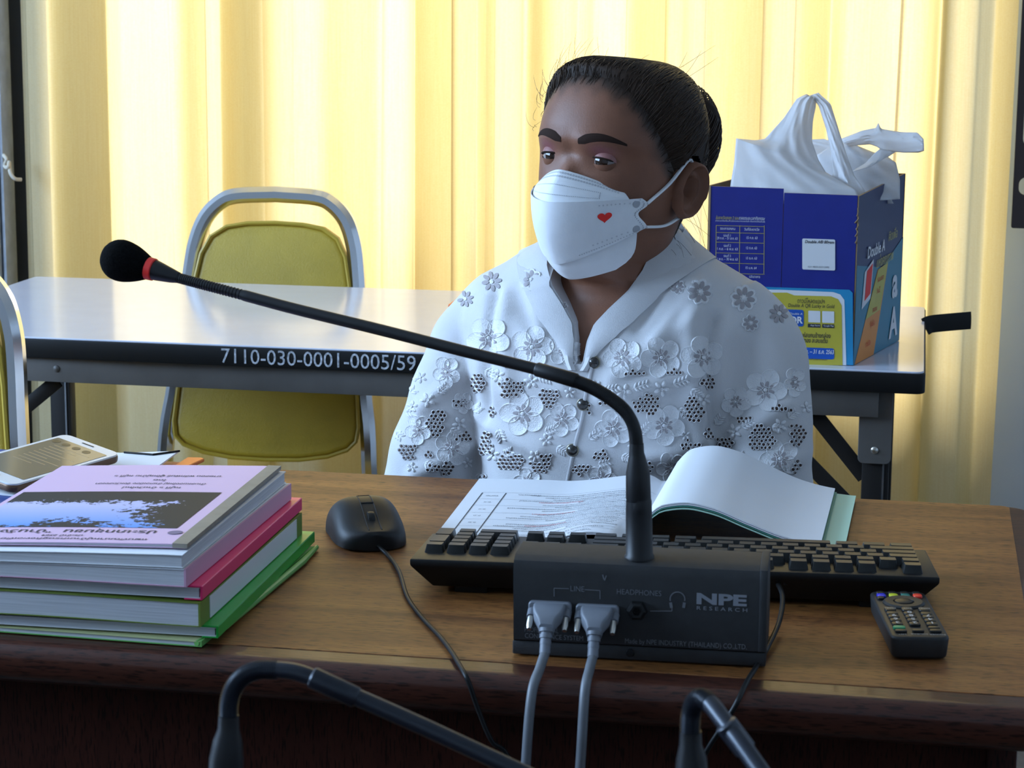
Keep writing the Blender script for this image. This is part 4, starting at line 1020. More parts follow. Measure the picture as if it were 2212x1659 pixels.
for s in (-1, 1): fline([(1464+s*15, 1299), (1464+s*13, 1311)], .0022)
fline([(1303, 1238), (1306, 1249)], .001); fline([(1311, 1240), (1307, 1251)], .0008)
build('printed_legend', tx, M['print_grey'], un, smooth=None)
tx = MB(); x, z = U(1558, 1294); tx.add(text('NPE', .0118, fr(x, z), bold=.0005, fit=.0378)); x, z = U(1560, 1314); tx.add(text('R E S E A R C H', .0042, fr(x, z), fit=.0380))
build('maker_logo', tx, M['print_pale'], un, smooth=None)
jx, jz = U(1377, 1316)
jk = build('headphone_jack', xf(lathe([(.0082, 0), (.0082, .002), (.0072, .0045), (.0052, .0052), (.0034, .005), (.0030, .001), (1e-4, .001)], 6), Matrix.Translation((jx, fy(jz), jz)) @ Matrix.Rotation(PI/2, 4, 'X')), M['plastic'], un, smooth=20)
build('screw', xf(lathe([(.0035, 0), (.003, .0012), (1e-4, .0016)], 12), Matrix.Translation((.09, .0015, .0072)) @ Matrix.Rotation(PI/2, 4, 'X')), M['mic_black'], un)
# microphone column, gooseneck, lit ring and foam
cb = np.array(at_z(1381, 1203, DZ+UH)); cyl = MB()
INVu = INV[un]
L_ = lambda p: tuple(INVu @ Vector(p))
ycol = cb[1]
col_pts = [(1381, 1206, .0115), (1381, 1200, .0115), (1381, 1196, .0104), (1380, 1100, .0100), (1380, 1082, .0098), (1380, 1080, .0093), (1379, 1074, .0096), (1378, 1022, .0092), (1376, 985, .0062), (1375, 978, .0058), (1375, 958, .0054)]
build('mic_socket', tube([L_(at_y(u, v, ycol)) for u, v, r in col_pts], [q[2] for q in col_pts], 28), M['mic_black'], un, smooth=40)
NP = [(1375, 962, 0), (1370, 925, .0), (1352, 890, .002), (1320, 862, .006), (1280, 838, .01), (1240, 822, .014), (1160, 798, .02), (1000, 758, .03), (820, 712, .042), (640, 668, .054), (520, 636, .062), (440, 615, .067), (384, 600, .071)]
path = smooth_path([L_(at_y(u, v, ycol+d_)) for u, v, d_ in NP], 10); n = len(path)
rad = [.0047]*n
for i in range(n):
    t = i/10
    if t < 4.8: rad[i] = .0049+.00035*math.sin(i*PI)   # flexible part
    elif t < 10: rad[i] = .0046
    else: rad[i] = .0040
gn = build('gooseneck', tube(path, rad, 16), M['mic_black'], un, smooth=50)
rings = MB()
fp = smooth_path([L_(at_y(u, v, ycol+d_)) for u, v, d_ in NP[:6]], 30)
for p, q in zip(fp[::2], fp[1::2]): rings.add(tube([p, np.array(p)*.5+np.array(q)*.5], [.0053, .0053], 14))
fp = smooth_path([L_(at_y(u, v, ycol+d_)) for u, v, d_ in NP[9:]], 26)
for p, q in zip(fp[::2], fp[1::2]): rings.add(tube([p, np.array(p)*.5+np.array(q)*.5], [.0044, .0044], 14))
build('flexible_rings', rings, M['mic_black'], gn, smooth=50)['kind'] = 'stuff'
j0, j1 = [np.array(L_(at_y(u, v, ycol+d_))) for u, v, d_ in ((1246, 823, .0135), (1158, 797, .0205))]
build('joint_sleeve', tube([j0, j0*.97+j1*.03, j0*.03+j1*.97, j1], [.0052, .0058, .0056, .0050], 20), M['mic_black'], gn, smooth=40)
h = [np.array(L_(at_y(u, v, ycol+d_))) for u, v, d_ in ((386, 600, .071), (372, 596, .072), (342, 586, .074), (334, 583, .0745), (318, 579, .0755), (225, 552, .081))]
build('mic_neck', tube([h[0], h[1], h[2], h[3]], [.0045, .0058, .0080, .0084], 20), M['mic_black'], un, smooth=40)
build('red_ring', tube([h[3], h[3]*.9+h[4]*.1, h[3]*.1+h[4]*.9, h[4]], [.0084, .0092, .0094, .0086], 24), M['red_print'], un, smooth=40)
ts = np.linspace(0, 1, 16); axis = h[5]-h[4]
fo = [h[4]+axis*(-.02+1.05*t) for t in ts]; fr_ = [max(.0006, (.0172*math.sqrt(max(0, 1-((t-.60)/.405)**2)) if t > .60 else .0095+.0077*math.sin(t/.60*PI/2))) for t in ts]
fw = build('foam_windscreen', tube(fo, fr_, 28), M['foam'], un, smooth=70)
# ---- two grey data cables plugged into the unit
def data_cable(u, v, label, drop):
    x, z = U(u, v); o = INVu.inverted() @ Vector((x, fy(z), z)); t = thing('data_cable', label, 'cable', tuple(o), URZ, 'grey data cables')
    hood = [(-.0165, -.006), (.0165, -.006), (.0165, .0065), (-.0165, .0065)]
    shell = build('plug', MB().add(xf(prism(rrect(-.0165, .0165, -.0065, .0065, .003), 0, .005, .0008, 1), Matrix.Rotation(PI/2, 4, 'X'))), M['plug'], t, smooth=40)
    v_, f_ = [], []
    body_ = []
    for d_, w_, h_, dz in ((.004, .0125, .0058, 0), (.010, .0122, .0056, -.0005), (.016, .0105, .0052, -.0025), (.021, .0068, .0050, -.006), (.0235, .0055, .0048, -.010)):
        body_.append([(p[0], -d_, p[1]+dz) for p in rrect(-w_, w_, -h_, h_, .002, 3)])
    n = len(body_[0]); v_ = [p for r in body_ for p in r]
    f_ = [(i*n+k, (i+1)*n+k, (i+1)*n+(k+1) % n, i*n+(k+1) % n) for i in range(len(body_)-1) for k in range(n)]+[tuple((len(body_)-1)*n+k for k in range(n))]
    build('hood', (v_, f_), M['plug'], t, smooth=40)
    for s in (-1, 1):
        sc = build('thumbscrew', tube([(s*.0135, -.003, -.001), (s*.0135, -.012, -.004)], [.0036, .0034], 12), M['plug'], t)
        build('screw_tip', tube([(s*.0135, -.012, -.004), (s*.0135, -.0185, -.0085), (s*.0135, -.0215, -.0105)], [.0024, .0026, .0018], 10), M['nickel'], sc)
    p0 = np.array((0, -.022, -.009)); p1 = np.array((0, -.031, -.026))
    rl = MB()
    for k in range(4):
        a, b_ = k/4, (k+.6)/4; rl.add(tube([p0+(p1-p0)*a, p0+(p1-p0)*b_], .0055-.0009*k*.6, 14))
    rl.add(tube([p0, p1], .0042, 12)); build('strain_relief', rl, M['plug'], t, smooth=40)
    q = [p1]+[np.array(k) for k in drop]
    build('cord', tube(smooth_path(q, 8), .0038, 12), M['cable_grey'], t, smooth=60)
    return t
zf = -(DZ-.03)
data_cable(1190, 1313, 'grey data cable in the left hand socket of the conference unit', [(-.002, -.045, -.034), (-.005, -.064, -.046), (-.007, -.074, -.085), (-.008, -.076, -.13), (-.004, -.078, -.19), (0.004, -.088, -.28), (.004, -.088, -.45), (.006, -.09, -.62), (.03, -.12, -.765), (.12, -.16, -.772)])
data_cable(1292, 1320, 'grey data cable in the right hand socket beside the headphone jack', [(-.001, -.045, -.032), (-.002, -.064, -.043), (-.003, -.074, -.085), (-.005, -.076, -.13), (-.008, -.078, -.19), (-.012, -.084, -.28), (-.012, -.085, -.45), (-.010, -.087, -.62), (.01, -.11, -.764), (.10, -.14, -.770)])
# ---- keyboard seen from behind
kx, ky = -.4081, 1.7333; KA = .0812
kb = thing('keyboard', 'black computer keyboard lying between conference unit and open document', 'keyboard', (kx, ky, DZ), KA)
KW, KD = .440, .135
tilt = lambda y: .0325-.0125*y/KD
v = [(0, 0, .0325), (KW, 0, .0325), (KW, KD, .020), (0, KD, .020), (0, 0, .0265), (KW, 0, .0265), (KW, KD, .015), (0, KD, .015), (.018, .012, .006), (KW-.018, .012, .006), (KW-.012, KD-.006, .003), (.012, KD-.006, .003)]
f = [(0, 1, 2, 3), (0, 4, 5, 1), (1, 5, 6, 2), (2, 6, 7, 3), (3, 7, 4, 0), (4, 8, 9, 5), (5, 9, 10, 6), (6, 10, 11, 7), (7, 11, 8, 4), (8, 11, 10, 9)]
bm = bmesh.new(); vs = [bm.verts.new(p) for p in v]; [bm.faces.new([vs[i] for i in q]) for q in f]; bmesh.ops.recalc_face_normals(bm, faces=bm.faces[:])
bmesh.ops.bevel(bm, geom=bm.edges[:], offset=.0015, segments=2, affect='EDGES', profile=.5); bm.verts.index_update()
build('case', ([tuple(q.co) for q in bm.verts], [tuple(q.index for q in g.verts) for g in bm.faces]), M['plastic'], kb, smooth=30); bm.free()
for x in (.05, KW-.05): build('folding_foot', box(x-.014, x+.014, .016, .022, 0, .012, .001), M['plastic'], kb)
for x in (.03, KW-.03): build('rubber_pad', box(x-.012, x+.012, KD-.018, KD-.010, 0, .0055), M['plastic'], kb)
_kc = {}
def keycap(w, d):
    k = (round(w, 4), round(d, 4))
    if k not in _kc:
        a, c = w/2, d/2; t = .0017; hh = .0075
        v_, f_ = [], []
        nx = 5
        bot = rrect(-a, a, -c, c, .0012, 2); top = rrect(-a+t, a-t, -c+t, c-t*.7, .0012, 2); n_ = len(bot)
        v_ = [(p[0], p[1], 0) for p in bot]+[(p[0], p[1], hh+.0006*(p[0]/a)**2) for p in top]+[(0, 0, hh-.0003)]
        f_ = [(i, (i+1) % n_, n_+(i+1) % n_, n_+i) for i in range(n_)]+[(n_+i, n_+(i+1) % n_, 2*n_) for i in range(n_)]
        me_ = bpy.data.meshes.new('key'); me_.from_pydata(v_, [], f_); me_.materials.append(M['key']); me_.polygons.foreach_set('use_smooth', [True]*len(f_)); me_.set_sharp_from_angle(angle=.6); _kc[k] = me_
    return _kc[k]
u1 = .0188
def key(ux, uy, w=1, d=1):
    """ux: keyboard units from the typist's left; uy: rows from the typist's front"""
    o = bpy.data.objects.new('key', keycap(w*u1-.0022, d*u1-.0022)); COL.objects.link(o); o.parent = kb
    x = KW-.0115-(ux+w/2)*u1; y = KD-.009-(uy+d/2)*u1
    o.location = (x, y, tilt(y)-.0007); o.rotation_euler = (-.092, 0, 0)
def rowk(y, ws, x=0):
    for w_ in ws:
        if w_ > 0: key(x, y, w_)
        x += abs(w_)
rowk(0, [1.25, 1.25, 1.25, 6.25, 1.25, 1.25, 1.25, 1.25]); rowk(1, [2.25]+[1]*10+[2.75]); rowk(2, [1.75]+[1]*11+[2.25]); rowk(3, [1.5]+[1]*12+[1.5]); rowk(4, [1]*13+[2])
rowk(5.15, [1, -1]+[1]*4+[-.5]+[1]*4+[-.5]+[1]*4)
rowk(0, [1, 1, 1], 15.2); key(16.2, 1); rowk(3, [1, 1, 1], 15.2); rowk(4, [1, 1, 1], 15.2); rowk(5.15, [1, 1, 1], 15.2)
rowk(0, [2, 1], 18.45); rowk(1, [1, 1, 1], 18.45); rowk(2, [1, 1, 1], 18.45); rowk(3, [1, 1, 1], 18.45); rowk(4, [1, 1, 1, 1], 18.45); key(21.45, 0, 1, 2); key(21.45, 2, 1, 2)
# keyboard lead: leaves behind the unit, loops over the desk edge
kc = [at_z(1655, 1222, .770), at_z(1672, 1245, .772), at_z(1690, 1285, .768), at_z(1684, 1340, .760), at_z(1660, 1395, .756), at_z(1634, 1440, .7530), at_z(1614, 1472, .7530), at_y(1598, 1505, 1.533), at_y(1585, 1530, 1.529), at_y(1560, 1570, 1.528), at_y(1525, 1625, 1.53), at_y(1490, 1700, 1.535)]
kc[0] = np.array(tuple((INV[kb].inverted() @ Vector((.315, .003, .022)))))
pz_ = kc[-1]; kc += [np.array((pz_[0]-.03, 1.54, .55)), np.array((pz_[0]-.05, 1.55, .25)), np.array((pz_[0]-.06, 1.53, .004)), np.array((pz_[0]-.15, 1.48, .004))]
build('lead', tube(smooth_path(kc, 8), .0021, 10), M['plastic'], kb, True, smooth=60)
# ---- mouse
ms = thing('computer_mouse', 'black wired computer mouse beside the open document', 'mouse', (-.4935, 1.9165, DZ), math.radians(25))
ML, MW_, MH = .057, .0355, .037
def mouse_surf(u, v, sc=1.0):
    t = 2*PI*u; y = -math.cos(PI*v)*ML     # v 0 = front (towards the camera)
    s_ = y/ML
    w_ = MW_*(1-abs(s_)**3.4)**.42*(1-.05*(1-s_*s_))*(1.0 if s_ > -.2 else 1.0)
    h_ = MH*(.44+.56*math.exp(-((s_-.12)/.72)**2))*(1-max(0, s_)**4*.75)*(1 if s_ > -.97 else .9)
    c, s = math.cos(t), math.sin(t); e = .62
    x = w_*math.copysign(abs(c)**e, c); z = h_*(abs(s)**.75 if s > 0 else 0)
    z = max(z, 0.002)
    if s < 0: x *= .93
    return np.array((x*sc, y*sc, z*sc if s > 0 else .0015))
build('shell', grid(mouse_surf, 56, 34, wrap=True), M['plastic'], ms, smooth=50)
MSH = BVHTree.FromPolygons([Vector(p) for p in grid(mouse_surf, 56, 34, True)[0]], grid(mouse_surf, 56, 34, True)[1])
def on_mouse(x, y, off):
    h_ = MSH.ray_cast(Vector((x, y, .1)), Vector((0, 0, -1))); return np.array(h_[0])+np.array((0, 0, off)) if h_[0] else np.array((x, y, .02))
ln = MB()
for xs in (-.006, .006): ln.add(tube([on_mouse(xs, y, .0001) for y in np.linspace(-.050, .012, 16)], .0005, 5))
ln.add(tube([on_mouse(x, .012, .0001) for x in np.linspace(-.006, .006, 5)], .0005, 5)); ln.add(tube([on_mouse(x, -.008, .0002) for x in np.linspace(-.006, .006, 5)], .0007, 5))
build('seam', ln, M['black'], ms)
wz = on_mouse(0, -.026, 0)
build('scroll_wheel', xf(lathe([(.006, -.0032), (.0085, -.0028), (.009, 0), (.0085, .0028), (.006, .0032)], 22), Matrix.Translation((0, -.026, wz[2]-.0055)) @ Matrix.Rotation(PI/2, 4, 'Y')), M['key'], ms)
w0 = INV[ms].inverted() @ Vector((0, -.053, .006)); iv = INV[ms]
mc = [np.array(w0), at_z(838, 1200, .7525), at_z(862, 1235, .754), at_z(880, 1290, .7525), at_z(912, 1335, .7525), at_z(950, 1375, .7530), at_z(975, 1408, .7530), at_z(990, 1432, .7530), at_y(1004, 1456, 1.533), at_y(1014, 1478, 1.529), at_y(1032, 1530, 1.530), at_y(1062, 1600, 1.53), at_y(1110, 1665, 1.535)]
pz_ = mc[-1]; mc += [np.array((pz_[0]+.03, 1.545, .55)), np.array((pz_[0]+.04, 1.55, .25)), np.array((pz_[0]+.05, 1.52, .004)), np.array((pz_[0]+.14, 1.47, .004))]
build('lead', tube(smooth_path(mc, 8), .0019, 10), M['plastic'], ms, True, smooth=60)
# ---- remote control
r0 = at_z(1862, 1262, .767); r1 = at_z(1985, 1262, .767); r2 = at_z(1925, 1425, .752); r3 = at_z(2050, 1418, .752)
rcx = (r2+r3)/2; rd = (r0+r1)/2-rcx; RA = math.atan2(rd[1], rd[0])-PI/2
rm = thing('remote_control', 'dark grey television remote with coloured buttons leaning against the keyboard', 'remote', (float(rcx[0]), float(rcx[1]), DZ), RA)
RL, RW = .122, .0455
tl_ = math.atan2(.002, RL)
RM = Matrix.Rotation(tl_, 4, 'X') @ Matrix.Translation((0, 0, .001))
rb = build('body', xf(fn(prism(rrect(-RW/2, RW/2, 0, RL, .007), 0, .0175, .0025, 3), lambda x, y, z: (x*(.93+.07*z/.0175), y, z)), RM), M['remote'], rm, smooth=40)
def rbtn(name, x, y, w_, d_, mt, h_=.0022, z=.0172): return build(name, xf(prism(rrect(x-w_/2, x+w_/2, y-d_/2, y+d_/2, min(w_, d_)*.33, 4), z, z+h_, .0006, 2), RM), mt, rm, smooth=40)
# rows run from the far end (near the keyboard) to the near end; the remote is seen upside down
RY = lambda t: RL*(1-t)
for i, mt in enumerate(('knob_blue', 'knob_yellow', 'knob_teal', 'knob_red')):
    x = -.0150+.0098*i; rbtn('colour_button', x, RY(.135), .0072, .0085, M[mt]); rbtn('button', x, RY(.075), .0066, .0070, M['key'])
rbtn('button', -.0165, RY(.19), .006, .006, M['key'])
pd_ = build('direction_pad', xf(mv(lathe([(.0165, .0168), (.0168, .0182), (.0150, .0195), (.0085, .0192), (.0078, .0180)], 32), (.0005, RY(.275), 0)), RM), M['remote'], rm)
build('centre_button', xf(mv(lathe([(.0074, .0175), (.0072, .0196), (.005, .0203), (1e-4, .0204)], 24), (.0005, RY(.275), 0)), RM), M['key'], rm)
lg_ = MB()
flip = lambda dx, dy, z=.0200: (lambda x, y: tuple(RM @ Vector((dx-x, dy-y, z))))
digits = [['\u23ce', 'EXIT', '\u21b6'], ['', '0', ''], ['9', '8', '7'], ['6', '5', '4'], ['3', '2', '1']]
for r_, (yy, row_) in enumerate(zip((.44, .53, .60, .675, .75), digits)):
    for c_, s in enumerate(row_):
        x = -.0135+.0135*c_; rbtn('button', x, RY(yy), .0088, .0078 if r_ else .010, M['key'])
        if s.isdigit(): lg_.add(text(s, .0072, flip(x, RY(yy)), bold=.0002))
        elif s: lg_.add(text({'EXIT': 'EXIT'}.get(s, 'MENU'), .0032, flip(x, RY(yy)-.001)))
rbtn('colour_button', -.0135, RY(.825), .0095, .0065, M['knob_green'])
for x, y in ((-.0135, .895), (0, .885), (.0135, .825), (.0135, .885)): rbtn('button', x, RY(y), .0092, .0055, M['key'])
lg_.add(text('SOURCE', .0036, flip(.0, RY(.935), .0178))); lg_.add(text('POWER', .0036, flip(.0138, RY(.94), .0178))); lg_.add(text('LIST', .0036, flip(-.0135, RY(.945), .0178)))
build('button_legend', lg_, M['key_print'], rm, smooth=None)
# ---- open document with mint card cover
dc = thing('open_document', 'open typed report with mint card cover lying before the woman', 'document', (-.25, 2.03, DZ))
FX = -.246
def lz(x, y):   # height of the open left leaf
    t = (x+.432)/(FX+.432); near_ = sstep(2.08, 1.90, y)
    return DZ+.0035+.012*sstep(.45, .95, t)*(1-.55*sstep(.93, 1.0, t)) + .008*near_*math.exp(-((t-.78)/.17)**2) + .001*math.sin(t*5)
def left_pt(s, t):   # s from the outer edge to the fold, t from near to far
    xo = -.4275+(-.4345+.4275)*t; x = xo+(FX+.006*t-xo)*s; y = 1.893+(2.160-1.893)*t+.012*s; return x, y
def left_sheet(z_off, th):
    def f(u, v): x, y = left_pt(u, v); return (x, y, lz(x, y)+z_off)
    v, f_ = grid(f, 30, 14); n = len(v); w_ = [(p[0], p[1], p[2]-th) for p in v]; nu, nv = 30, 14
    g = f_+[tuple(i+n for i in reversed(q)) for q in f_]
    rim = [i for i in range(nu)]+[j*nu+nu-1 for j in range(1, nv)]+[(nv-1)*nu+i for i in range(nu-2, -1, -1)]+[j*nu for j in range(nv-2, 0, -1)]
    for a_, b_ in zip(rim, rim[1:]+rim[:1]): g.append((b_, a_, a_+n, b_+n))
    return v+w_, g
build('page', left_sheet(0, .0010), M['paper'], dc, True, smooth=60)
build('page', fn(left_sheet(-.0016, .0008), lambda x, y, z: (x+.0015, y-.001, z)), M['paper'], dc, True, smooth=60)
tx = MB(); rd_ = MB()
def page_map(s0, t0): # centre of a line in (s,t) of the page; the text faces the woman
    def g(x, y):
        s = s0-x/.186; t = t0-y/.267; X, Y = left_pt(s, t); return (X, Y, lz(X, Y)+.0004)
    return g
def pline(s0, t0, s1, t1, w_=.0006, mb=None):
    n = 12; v = []
    for k in range(n+1):
        s, t = s0+(s1-s0)*k/n, t0+(t1-t0)*k/n
        for e in (-1, 1):
            ds, dt = (0, e*w_/.267/2) if abs(s1-s0) > abs(t1-t0) else (e*w_/.186/2, 0); X, Y = left_pt(s+ds, t+dt); v.append((X, Y, lz(X, Y)+.0003))
    (mb or tx).add((v, [(2*k, 2*k+1, 2*k+3, 2*k+2) for k in range(n)]))
for s in (.075, .20): pline(s, .06, s, .76, .0009)
for t in (.065, .105, .25, .35, .45, .56, .66, .765): pline(.075, t, .985, t, .00035)
TH = 'การประชุมคณะกรรมการหมู่บ้านเรื่องแผนพัฒนาตำบลประจำปีงบประมาณโครงการส่งเสริมอาชีพและกองทุนชุมชนเพื่อการเรียนรู้ร่วมกัน'
def thai(n): i = int(rng.integers(0, len(TH)-n)); return TH[i:i+n]
ti = .73
for k in range(21):
    ln_ = float(rng.uniform(.45, .72)); 
    if k % 5 == 4: ln_ = .33
    tx.add(text(thai(int(ln_*70)), .0052, page_map(.95-ln_/2-.02, ti))); ti -= .0295
    if k in (3, 9, 15): rd_.add(text(thai(18), .0052, page_map(.62-.1*(k % 2), ti+.012)))
for k, t in enumerate((.085, .16, .30, .40, .50, .61, .71)): tx.add(text(('ลำดับที่', '๕.๑', '๕.๒', '๕.๓', '๕.๔', '๕.๕', 'หมาย')[k], .0056, page_map(.137, t)))
tx.add(text('ระเบียบวาระการประชุม', .0060, page_map(.72, .085))); tx.add(text('"กลุ่มสตรี ชุมชน" รายชื่อคณะกรรมการหมู่บ้าน', .0060, page_map(.52, .035))); tx.add(text('ภาคผนวก', .0056, page_map(.33, .735)))
build('printed_text', tx, M['ink'], dc, True, smooth=None)['kind'] = 'stuff'; build('red_text', rd_, M['red_ink'], dc, True, smooth=None)['kind'] = 'stuff'
RZ = pchip([0, .05, .14, .26, .38, .55, .75, .9, 1], [.004, .024, .040, .044, .040, .027, .013, .0075, .006])
def right_sheet(w_, zo, th, y0, y1, lift=1.0):
    nu, nv = 36, 8
    def f(u, v):
        x = FX+.002+(w_)*u+.004*v; y = y0+(y1-y0)*v-.008*u; return (x, y, DZ+zo+RZ(u*w_/.186)*lift*(.86+.14*v))
    v, f_ = grid(f, nu, nv); n = len(v); g = f_+[tuple(i+n for i in reversed(q)) for q in f_]
    rim = [i for i in range(nu)]+[j*nu+nu-1 for j in range(1, nv)]+[(nv-1)*nu+i for i in range(nu-2, -1, -1)]+[j*nu for j in range(nv-2, 0, -1)]
    for a_, b_ in zip(rim, rim[1:]+rim[:1]): g.append((b_, a_, a_+n, b_+n))
    return v+[(p[0], p[1], p[2]-th) for p in v], g
build('page', right_sheet(.170, .0045, .0012, 1.945, 2.168), M['paper'], dc, True, smooth=60)
build('page', right_sheet(.168, .0028, .0010, 1.945, 2.166), M['paper'], dc, True, smooth=60)
build('card_divider', right_sheet(.172, .0012, .0008, 1.9445, 2.166), M['mint2'], dc, True, smooth=60)
build('card_cover', right_sheet(.191, -.0008, .0012, 1.944, 2.168), M['mint'], dc, True, smooth=60)
# ---- stack of books and reports
def report(name, label, x0, x1, y0, y1, z0, z1, rz, cover, warp=None, spine=None, edge=None, g0=0, g1=0):
    cx, cy = (x0+x1)/2, (y0+y1)/2
    t = thing(name, label, 'book' if name != 'bound_report' else 'report', (cx, cy, z0), rz)
    a, c, h_ = (x1-x0)/2, (y1-y0)/2, z1-z0
    # spines are thicker than fore edges, so the stack sinks to the left
    wp = lambda x, y, z_: (warp(x+cx, y) if warp else 0)-(g0+(g1-g0)*z_/h_)*max(0, a-.01-x)
    ct = .0007
    build('pages', slab(-a, a-.001, -c+.001, c-.001, ct, h_-ct, wp), edge or M['page'], t, smooth=30)
    build('cover', slab(-a-.001, a, -c, c, h_-ct, h_, wp), cover, t, smooth=30); build('back_cover', slab(-a-.001, a, -c, c, 0, ct, wp), spine or cover, t, smooth=30)
    if spine: build('spine', slab(a-.0011, a+.0006, -c, c, 0, h_+.0002, wp, 1, 3), spine, t, smooth=30)
    return t
wv = lambda k: (lambda x, y: k*(.5-.5*math.cos((x+.525)*22))*(1 if x < -.54 else .3))
z = DZ+.0004
t = report('bound_report', 'thin lime green bound report at the very bottom of the stack', -.735, -.530, 1.562, 1.858, z, z+.0045, math.radians(-1.5), M['yellow_paper'], None, M['lime'])
build('spine_tube', tube([(.099, -.148, .0028), (.106, -.10, .003), (.107, .10, .003), (.104, .152, .0028)], [.0022, .0028, .0030, .0022], 10), M['lime'], t)
z += .0052
def bar_report(label, x0, x1, y0, y1, z0, z1, rz, cover, bar, barw):
    t = report('bound_report', label, x0, x1, y0, y1, z0, z1, rz, cover, None, None, None, 0, .004 if bar is M['pink_bar'] else 0)
    a, c, h_ = (x1-x0)/2, (y1-y0)/2, z1-z0; b_ = MB()
    b_.add(box(a-barw, a+.002, -c-.001, c+.003, h_, h_+.0016, .0005, 1)); b_.add(box(a-barw*.8, a+.002, -c-.001, c+.003, -.0012, 0, .0004, 1)); b_.add(box(a+.0004, a+.0022, -c-.001, c+.003, -.0010, h_+.0014, .0005, 1))
    build('slide_bar', b_, bar, t, smooth=30); return t
t = bar_report('thin white report in a bright green slide binder near the bottom of the stack', -.735, -.5275, 1.566, 1.862, z+.0012, z+.0085, math.radians(1.2), M['paper'], M['green_bar'], .014)
z += .0102
t = report('paperback_book', 'thick white book with green bound spine in the middle of the stack', -.742, -.5365, 1.560, 1.856, z, z+.0195, math.radians(.6), M['olive'], wv(.0012), M['olive'])
build('spine_label', slab(.1031, .1040, -.125, .128, .001, .0185, None, 1, 3), M['white_print'], t)
z += .0205
t = bar_report('white report in a hot pink slide binder inside the stack', -.742, -.5385, 1.564, 1.858, z+.0012, z+.0100, math.radians(1.0), M['paper'], M['pink_bar'], .016)
tp = build('cover_picture', slab(-.02, .078, -.05, .12, .0088, .0091, lambda x, y, z_: -.004*max(0, .0917-x), 2, 2), M['picture'], t)
z += .0122
t = report('paperback_book', 'white book with pale pink spine under the white booklet', -.752, -.5455, 1.556, 1.852, z, z+.0145, math.radians(.4), M['paper'], wv(.0006), M['pink_spine'], None, .004, .022)
z += .0152
t = report('paperback_book', 'white softcover booklet just under the top booklet', -.755, -.5485, 1.555, 1.850, z, z+.0105, math.radians(.8), M['paper'], wv(.0008), None, None, .0225, .037)
z += .0112
top_w = lambda x, y: .0010*(.5-.5*math.cos((x+.525)*22))+.0006
TBX, TBY = (-.7565-.552)/2, (1.568+1.847)/2
t = report('paperback_book', 'lavender pink booklet with lake photograph and taped spine on top of the stack', -.7565, -.552, 1.568, 1.847, z, z+.0035, math.radians(1.5), M['pink_cover'], top_w, None, None, .037, .044)
zt = lambda x, y: .0035+top_w(x+TBX, y)+.0004-.044*max(0, .10225-.01-x)
build('spine_tape', slab(.0915, .1035, -.140, .1400, .0003, .0040, lambda x, y, z_: top_w(x+TBX, y), 2, 3), M['tape'], t)
def cov(dx, dy): return lambda x, y: (dx-x, dy-y, zt(dx-x, dy-y))
pic = grid(lambda u, v: (-.098+.178*u, -.092+.125*v, zt(-.098+.178*u, 0)-.0001), 24, 4)
build('cover_photo', pic, M['picture'], t, smooth=60)
for s_, sz, dx, dy, ft in (('นายสอน พลักพันธ์ ผู้ใหญ่บ้าน หมู่ที่ ๖', .0085, .012, .094, .098), ('โดย', .0080, .010, .078, None), ('ตำบลหนองใหญ่ อำเภอเมือง จังหวัดสงขลา', .0082, .006, .064, .100), ('หมู่ที่ ๖ บ้านวังใหม่', .0082, .012, .049, .052), ('ประเภทชุมชน  "บ้านวังใหม่"', .0140, -.012, -.105, .158), ('ประจำปี 2564', .0070, -.006, -.119, .034), ('แผนพัฒนาหมู่บ้านเศรษฐกิจพอเพียง หมู่ที่ ๖', .0070, -.008, -.129, .150)):
    build('cover_text', text(s_, sz, cov(dx, dy), fit=ft, bold=.0001), M['ink'], t, smooth=None)
build('emblem', fn(lathe([(1e-4, .0002), (.006, .0002)], 20), lambda x, y, z: (.083+x, -.106+y, zt(.083+x, 0)+.0001)), M['blue_cover'], t, smooth=None)
# ---- phone, papers and folders behind the stack
pf = thing('orange_folder', 'orange plastic folder edge under the white papers behind the stack', 'folder', (-.84, 2.05, DZ))
build('sheet', prism([(-.86, 1.90), (-.745, 1.92), (-.742, 2.168), (-.90, 2.172), (-1.05, 2.10), (-1.05, 1.92)], DZ+.0004, DZ+.003), M['red_cover'], pf, True)
build('tab', prism([tuple(at_z(u, v, DZ+.006)[:2]) for u, v in ((376, 1022), (441, 992), (436, 990), (405, 989), (352, 1022))], DZ+.003, DZ+.007, .0008, 1), M['orange'], pf, True)
bk_ = thing('blue_notebook', 'blue covered notebook with red edge beneath the white phone', 'notebook', (-.93, 2.0, DZ+.008))
build('cover', prism([(-1.08, 1.88), (-.80, 1.90), (-.80, 2.150), (-1.08, 2.160)], DZ+.0075, DZ+.0105, .0005, 1), M['blue_cover'], bk_, True)
build('red_edge', prism([(-1.08, 1.876), (-.80, 1.896), (-.80, 1.905), (-1.08, 1.9)], DZ+.0075, DZ+.0095), M['red_cover'], bk_, True)
wp_ = thing('paper_sheets', 'white sheets of paper under the phone behind the book stack', 'paper', (-.87, 2.05, DZ+.011))
build('sheet', prism([tuple(at_z(u, v, DZ+.0125)[:2]) for u, v in ((-40, 985), (60, 965), (260, 978), (386, 974), (310, 1030), (90, 1075), (-60, 1060))], DZ+.0108, DZ+.0125), M['paper'], wp_, True)
build('dark_edge', tube([at_z(268, 977, DZ+.0135), at_z(330, 982, DZ+.0135), at_z(388, 974, DZ+.0135)], .0012, 6), M['plastic'], wp_, True)
pa_, pb_, pc_ = at_z(142, 936, .790), at_z(272, 983, .778), at_z(-8, 1003, .782)
